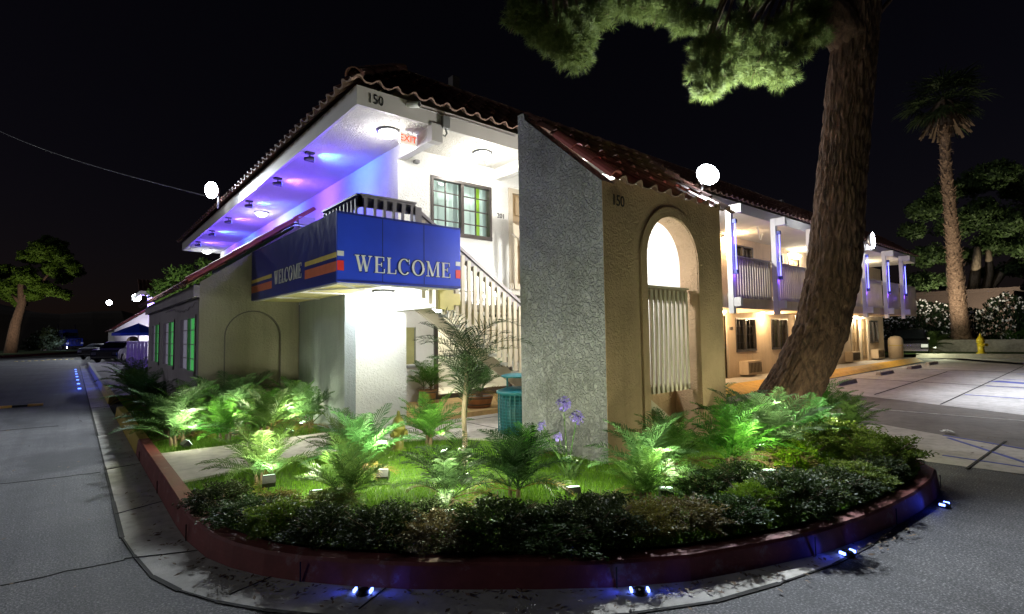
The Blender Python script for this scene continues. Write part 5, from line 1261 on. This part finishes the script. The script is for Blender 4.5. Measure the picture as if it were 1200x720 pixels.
# ------------------------------------------------------------------ litter bin, pots
t = thing('litter_bin', (5.12, 5.98, .012), 'round teal lattice litter bin tucked behind the grey slab', 'litter bin')
mb = MB(); r = .31
for k in range(28):
    a = 6.2832*k/28; mb.box(-.006, .006, -.004, .004, .05, .62, Matrix.Translation((r*math.cos(a), r*math.sin(a), 0)) @ Matrix.Rotation(a, 4, 'Z'))
for k in range(13):
    z = .06+.046*k; n = 28
    mb.tube([(r*math.cos(6.2832*j/n), r*math.sin(6.2832*j/n), z) for j in range(n+1)], .005, 4, False)
mb.build('lattice', M['teal'], t); mb = MB(); mb.lathe([(.285, .04), (.285, .6)], 24); mb.build('liner', M['tealdk'], t, True, False)
mb = MB(); mb.lathe([(.30, .62), (.335, .62), (.335, .66), (.30, .67), (.2, .70), (.14, .70)], 28); mb.build('rim', M['teal'], t, True)
mb = MB()
for a in (.3, 2.4, 4.5): mb.tube([(.17*math.cos(a), .17*math.sin(a), .68), (.17*math.cos(a), .17*math.sin(a), .86)], .014, 6)
mb.lathe([(.26, .86), (.27, .88), (.2, .90), (.02, .91)], 24); mb.build('lid', M['teal'], t)
def pot(loc, label, r, h, mat, kind, s):
    t = thing('plant_pot', loc, label, 'plant pot'); mb = MB(); mb.lathe([(r*.78, 0), (r, h*.95), (r*1.04, h), (r*.93, h), (r*.9, h*.88), (.01, h*.86)], 22); mb.build('tub', M[mat], t, True, False)
    mb = MB()
    for z in (.25, .8): mb.lathe([(r*(.79+.22*z)+.003, h*z), (r*(.79+.22*(z+.1))+.003, h*(z+.1))], 22)
    mb.build('hoop', M['dark'], t, False, False); return t
pot((5.72, 9.62, .1), 'round wooden tub planter beside the lobby door', .19, .27, 'pot', 0, 1); c = copy_thing(Pp[0], (5.72, 9.62, .33), 1, 1.0, 'palm growing from the wooden tub beside the lobby door')
pot((6.1, 8.35, .1), 'wide terracotta planter on the porch edge below the stairs', .30, .22, 'terra', 0, 1); c = copy_thing(Pp[1], (6.1, 8.35, .28), 2, 1.2, 'palm growing from the terracotta planter on the porch')
# ------------------------------------------------------------------ wheel stops, bollard, litter, road hump
for i, (x, y, nm) in enumerate([(18.6, 5.95, 'nearest the pine trunk'), (23.6, 6.2, 'second from the pine trunk'), (27.9, 6.25, 'in front of the paired doors'), (31.4, 6.35, 'farthest, near the dark car')]):
    t = thing('wheel_stop', (x, y, -.193), 'concrete wheel stop %s' % nm, 'wheel stop', 'wheel stops in the parking lot'); mb = MB()
    mb.prism([(-.8, -.1, 0), (-.8, .1, 0), (-.8, .06, .12), (-.8, -.06, .12)], (1.6, 0, 0)); mb.build('block', M['walk'], t, False, False, .01)
    mb = MB()
    for u in (-.55, .55): mb.tube([(u, 0, .1), (u, 0, .135)], .02, 8)
    mb.build('pin', M['metal'], t, False, False)
t = thing('bollard', (32.4, 8.0, 0), 'thick tan bollard with rounded top at the end of the wing', 'bollard'); mb = MB(); mb.lathe([(.32, -.02), (.32, .95), (.29, 1.05), (.2, 1.13), (.02, 1.17)], 20); mb.build('post', M['cream'], t, True, False); mb = MB(); mb.lathe([(.325, .66), (.325, .70)], 20); mb.build('band', M['yelstripe'], t, True, False)
t = thing('paper_litter', (10.83, 2.05, -.19), 'crumpled white paper lying on the lane by the blue stripes', 'litter'); mb = MB()
for k in range(7):
    c = V((R.uniform(-.07, .07), R.uniform(-.05, .05), .015)); mb.tri(c+V((R.uniform(-.08, .08), R.uniform(-.08, .08), R.uniform(0, .05))), c+V((R.uniform(-.08, .08), R.uniform(-.08, .08), R.uniform(-.01, .05))), c+V((R.uniform(-.08, .08), R.uniform(-.08, .08), R.uniform(-.01, .04))))
mb.build('sheet', M['petal'], t, False, False)
def hump(x0, x1, y, label):
    t = thing('speed_hump', ((x0+x1)/2, y, -.199), label, 'speed hump'); L = (x1-x0)/2; n = int((x1-x0)/.3)
    for i in range(n):
        a = -L+2*L*i/n; b_ = -L+2*L*(i+1)/n; mb = MB(); mb.prism([(a, -.14, 0), (a, .14, 0), (a, .07, .045), (a, -.07, .045)], (b_-a, 0, 0)); mb.build('segment', M['yelpaint'] if i % 2 else M['black'], t, False, False)
hump(-2.4, -.6, 18.9, 'black and yellow rubber speed hump on the side street')
for i, (x, y) in enumerate([(-2.9, 62), (-.9, 64)]):
    t = thing('lane_dots', (x, y, -.197), 'row of pale raised dots across the %s of the far side street' % ['left part', 'middle'][i], 'road dots'); mb = MB()
    for k in range(5): mb.lathe([(.14, 0), (.1, .03), (.02, .04)], 10, (-.9+.42*k, 0, 0))
    mb.build('dots', M['yelstripe'], t, False, False)
# ------------------------------------------------------------------ vehicles
def car(loc, rz, paint, label, L=4.7, Wd=1.85, H=1.75, lamps=True, cat='car'):
    t = thing('parked_car', loc, label, cat, None, rz)
    pm = bpy.data.materials.get(paint[0]) or plain(paint[0], paint[1], .25, .4, .04)
    w = Wd/2; prof = [(-L/2, .38), (-L/2+.03, .95), (-L/2+.25, 1.05), (-L/2+.35, H*.93), (-L/2+.7, H), (.25, H), (.55, H*.95), (1.15, 1.08), (L/2-.25, .98), (L/2, .80), (L/2, .35), (L/2-.2, .28), (-L/2+.2, .28)]
    def section(y, inset): return [V((x, y*(1-inset*max(0, (z-1.0)/(H-1.0))), z)) for x, z in prof]
    mb = MB(); n = len(prof); rings = [section(s*w, .16) for s in (-1, -.9, .9, 1)]
    for r_ in (0, 3):
        for p in rings[r_]: p.x *= .985; p.z = .3+(p.z-.3)*.975
    i0 = 0
    for rg in rings: mb.v += [tuple(p) for p in rg]
    for a in range(3):
        for k in range(n): mb.f.append((a*n+k, a*n+(k+1) % n, (a+1)*n+(k+1) % n, (a+1)*n+k))
    mb.f += [tuple(range(n)), tuple(reversed(range(3*n, 4*n)))]
    mb.build('body', pm, t, False, False, .04)
    gm = bpy.data.materials.get('car_glass') or plain('car_glass', (.012, .014, .018), .08, 0, .05)
    mb = MB(); x1, zz1, x2, zz2 = .58, H*.93, 1.12, 1.11
    mb.quad((x1+.015, -w*.74, zz1+.01), (x1+.015, w*.74, zz1+.01), (x2+.02, w*.84, zz2+.01), (x2+.02, -w*.84, zz2+.01)); mb.build('windscreen', gm, t, False, False)
    mb = MB()
    for s in (-1, 1):
        for a, b_ in ((-1.75, -.7), (-.6, .3)):
            mb.quad((a, s*w*.955, 1.1), (b_+.12, s*w*.955, 1.1), (b_, s*w*.87, H*.92), (a+.1, s*w*.87, H*.92))
    mb.quad((-L/2+.23, -w*.75, 1.1), (-L/2+.23, w*.75, 1.1), (-L/2+.33, w*.7, H*.9), (-L/2+.33, -w*.7, H*.9)); mb.build('window', gm, t, False, False)
    for x in (L/2-.85, -L/2+.85):
        for s in (-1, 1):
            Mx = Matrix.Translation((x, s*(w-.09), .34)) @ Matrix.Rotation(math.pi/2, 4, 'X')
            mb = MB(); mb.lathe([(.2, -.11), (.33, -.11), (.345, -.06), (.345, .06), (.33, .11), (.2, .11)], 22, (0, 0, 0), Mx); wo = mb.build('wheel', M['black'], t, True, False)
            mb = MB(); mb.lathe([(.2, -.112), (.2, .112)], 16, (0, 0, 0), Mx); mb.build('rim', M['metal'], wo, False, False)
    chrome = bpy.data.materials.get('chrome') or plain('chrome', (.7, .7, .75), .12, 1, .03)
    mb = MB()
    for k in range(4): mb.box(L/2-.02, L/2+.035, -.52, .52, .52+.08*k, .56+.08*k)
    mb.build('grille', chrome, t, False, False)
    hl = bpy.data.materials.get('headlight') or plain('headlight', (.75, .76, .85), .1, .5, .05)
    for s in (-1, 1):
        mb = MB(); mb.box(L/2-.12, L/2+.02, s*.55 if s > 0 else -.88, .88 if s > 0 else -.55, .60, .80); mb.build('headlight', hl, t, False, False, .02)
        mb = MB(); mb.box(-L/2-.01, -L/2+.08, .62*s-.13, .62*s+.13, .75, .98); mb.build('tail_light', M['red'], t, False, False, .015)
        mb = MB(); mb.box(.72, .86, s*(w+.02)-.09, s*(w+.02)+.09, 1.04, 1.18); mb.build('mirror', pm, t, False, False, .02)
    mb = MB(); mb.box(L/2-.03, L/2+.05, -w*.95, w*.95, .36, .5); mb.build('bumper', chrome, t, False, False, .015)
    return t
p = at(1066, 416, 33.2); car((p.x, p.y, -.19), math.radians(193), ('dark_car_paint', (.012, .013, .016)), 'dark car with chrome grille parked facing the lot beside the wing')
p = at(1117, 412, 37); car((p.x, p.y, -.1), math.radians(-60), ('silver_car_paint', (.3, .3, .31)), 'silver car with a red tail light partly hidden by the fan palm')
p = at(134, 425, 41); car((p.x+.4, p.y+1.2, -.195), math.radians(-118), ('blue_grey_car_paint', (.10, .10, .17)), 'blue grey car parked nose out beside the purple fence', 4.6, 1.85, 1.62)
p = at(116, 422, 50); car((p.x+.2, p.y+1, -.195), math.radians(-118), ('dark_grey_car_paint', (.03, .03, .045)), 'darker car mostly hidden behind the blue grey car', 4.4, 1.8, 1.4)
# truck across the street
p = at(82, 413, 92); t = thing('semi_truck', (p.x, p.y, -.15), 'blue semi truck cab with tall chrome stacks parked across the street', 'truck', None, math.radians(-75))
tb = plain('truck_blue', (.015, .03, .22), .3, .3, .05); ch = bpy.data.materials.get('chrome')
mb = MB(); mb.prism([(-2.6, -1.1, .9), (-2.6, -1.1, 3.5), (-.4, -1.1, 3.7), (.1, -1.1, 2.4), (2.3, -1.05, 2.1), (2.4, -1.05, .8)], (0, 2.2, 0)); mb.build('cab', tb, t, False, False, .06)
mb = MB(); mb.quad((-.36, -.95, 3.5), (-.36, .95, 3.5), (.12, 1.0, 2.5), (.12, -1.0, 2.5)); mb.build('windscreen', bpy.data.materials['car_glass'], t, False, False)
for s in (-1, 1): mb = MB(); mb.tube([(-2.3, s*1.2, 1.0), (-2.3, s*1.2, 4.6)], .11, 10); mb.build('exhaust_stack', ch, t, True, False)
mb = MB()
for k in range(9): mb.box(2.38, 2.44, -.8+.19*k, -.72+.19*k, .9, 2.0)
mb.build('grille', ch, t, False, False); mb = MB(); mb.box(2.4, 2.6, -1.15, 1.15, .35, .8); mb.build('bumper', ch, t, False, False, .03)
for s in (-1, 1):
    mb = MB(); mb.box(2.2, 2.42, s*.98-.2, s*.98+.2, 1.1, 1.4); mb.build('headlight', bpy.data.materials['headlight'], t, False, False, .03)
for x in (1.7, -1.2, -2.5):
    for s in (-1, 1):
        Mx = Matrix.Translation((x, s*1.0, .5)) @ Matrix.Rotation(math.pi/2, 4, 'X'); mb = MB(); mb.lathe([(.28, -.15), (.5, -.15), (.52, 0), (.5, .15), (.28, .15)], 18, (0, 0, 0), Mx); mb.build('wheel', M['black'], t, True, False)
garden((p.x-1.5, p.y-7, -.05), (.2, .9, .35), 'added uplight on the verge brightening the semi truck', 700, (.5, .55, 1), 110, up=.4)  # lamp added only to make the truck visible
# ------------------------------------------------------------------ far motel block, fence, parasol
t = thing('annex_building', (6.0, 58, 0), 'distant white motel block with violet lit roof and arched gable', 'building')
def fpart(name, mb, mat, smooth=False): return mb.build(name, mat if not isinstance(mat, str) else M[mat], t, smooth, True)
mb = MB(); tq = lambda x: 2.4+.72*(x-2.6); arch_panel(mb, 2.6, 5.0, -.2, tq, 3.9, .45, 1.4, 56, .2, .3); mb.box(2.6, 2.75, 56.2, 66, -.2, 2.4); mb.box(5.0, 12, 57.2, 57.4, -.2, 6); mb.box(6.3, 6.6, 56.4, 57.2, 2.6, 5.6); fpart('wall', mb, 'white')
mb = MB(); mb.box(3.3, 4.5, 56.7, 56.8, 0, 2.2); fpart('window', mb, 'darkroom'); mb = MB(); mb.box(6.8, 7.4, 57.17, 57.19, .6, 1.9); fpart('window', mb, 'darkroom')
mb, lip = tiles((2.4, 66, 2.35), (0, -1, 0), (1, 0, .72), 10.1, 3.2, .3, .4, .05, 6); fpart('tile_roof', mb, 'tile'); fpart('tile_edge', lip, 'tilelip')
mb = MB(); [barrel(mb, V((2.45+.4*k, 55.98, 2.42+.288*k)), V((2.87+.4*k, 55.98, 2.72+.288*k)), .12) for k in range(7)]; fpart('rake_tile', mb, 'rakered')
mb = MB(); mb.box(4.4, 12, 55.9, 57.2, 5.5, 5.62); mb.box(4.3, 12, 55.8, 55.9, 5.45, 5.8); mb.box(4.3, 4.4, 55.9, 64, 5.45, 5.8); fpart('soffit', mb, 'fascia')
mb, lip = tiles((4.2, 55.7, 5.8), X_, (0, 1, .787), 8, 1.8, .3, .4, .05, 6); fpart('mansard', mb, 'tile')
mb = MB(); slat_rail(mb, (5.0, 56.2, 0), (10.5, 56.2, 0), 2.6, 3.9, .09, .06); fpart('balcony_railing', mb, 'rail'); mb = MB(); mb.box(5, 12, 56.2, 57.2, 2.4, 2.6); fpart('balcony_floor', mb, 'white')
garden((3.4, 52.5, -.1), (.2, .9, .35), 'added uplight before the gable of the distant white block', 1500, (.85, .82, 1), 140, up=.3); garden((6.5, 53.5, -.1), (.1, .85, .6), 'added uplight before the balcony of the distant white block', 1500, (.8, .75, 1), 130, up=.3)  # both uplights added to brighten the walls of the block
E_VIO = emis('lamp_violet', (.45, .3, 1), 6)
ceiling_light((5.0, 56.5, 5.49), 'added violet lamp under the roof edge of the distant white block', 420, (.3, .2, 1), .2, E_VIO, .5); ceiling_light((7.2, 56.6, 5.49), 'added violet lamp over the balcony of the distant white block', 320, (.35, .2, 1), .2, E_VIO, .5); ceiling_light((7.8, 56.6, 2.39), 'added white lamp below the balcony of the distant white block', 60, COLD, .2, None, .3)  # fixtures added to carry the fill lights of the block
flood(tuple(at(160, 349, 55)), (-.25, -1, .0), 'very bright floodlight on the distant white block', 5200, size=.42)
flood(tuple(at(128, 355, 57)), (-.4, -1, -.1), 'smaller bright floodlight left on the distant white block', 1500, size=.28)
t = thing('purple_fence', (4.6, 33, 0), 'violet tinted board fence beyond the lobby wall', 'fence')
mb = MB(); fx0, fy0 = 2.05, 33
for k in range(38): mb.box(fx0+.15*k, fx0+.135+.15*k, fy0, fy0+.04, -.02, 1.36)
fm = plain('fence_paint', (.22, .17, .32), .6, 0, .15); mb.build('boards', fm, t, False, True); mb = MB(); mb.box(fx0, fx0+5.7, fy0-.04, fy0+.08, 1.36, 1.44); mb.build('cap', fm, t, False, True)
garden((2.0, 30.6, 0), (.25, .85, .3), 'added violet uplight brightening the purple fence', 60, (.5, .35, 1), 130, up=.25)  # added lamp that gives the fence its violet light
t = thing('blue_parasol', (2.75, 36, 0), 'blue market parasol open above the purple fence', 'parasol')
mb = MB(); mb.tube([(0, 0, 0), (0, 0, 2.45)], .03, 8); mb.build('pole', M['metal'], t, True, False); mb = MB(); n = 8; R0 = 1.2
for k in range(n):
    a0, a1 = 6.2832*k/n, 6.2832*(k+1)/n; c = lambda a, r_, z: V((r_*math.cos(a), r_*math.sin(a), z))
    mb.tri((0, 0, 2.45), c(a0, R0, 1.9), c(a1, R0, 1.9)); mb.quad(c(a0, R0, 1.9), c(a1, R0, 1.9), c(a1, R0, 1.76), c(a0, R0, 1.76)); mb.tri((0, 0, 2.42), c(a1, R0*.99, 1.87), c(a0, R0*.99, 1.87))
mb.build('canopy', M['awn'], t, False, False); mb = MB()
for k in range(n): a0 = 6.2832*k/n; mb.bar((0, 0, 2.38), (R0*.96*math.cos(a0), R0*.96*math.sin(a0), 1.86), .02, .02)
mb.build('rib', M['metal'], t, False, False)
# overhead cable
t = thing('power_cable', (2.7, 15.5, 5.0), 'thin overhead cable sagging from the upper left sky to the roof', 'cable')
mb = MB(); a, b_ = V((2.75, 15.2, 5.15)), at(-80, 112, 26)
mb.tube([a.lerp(b_, k/16)-Z_*.5*math.sin(math.pi*k/16) for k in range(17)], .014, 5); mb.build('wire', plain('cable_grey', (.25, .25, .27), .6), t, False, True)
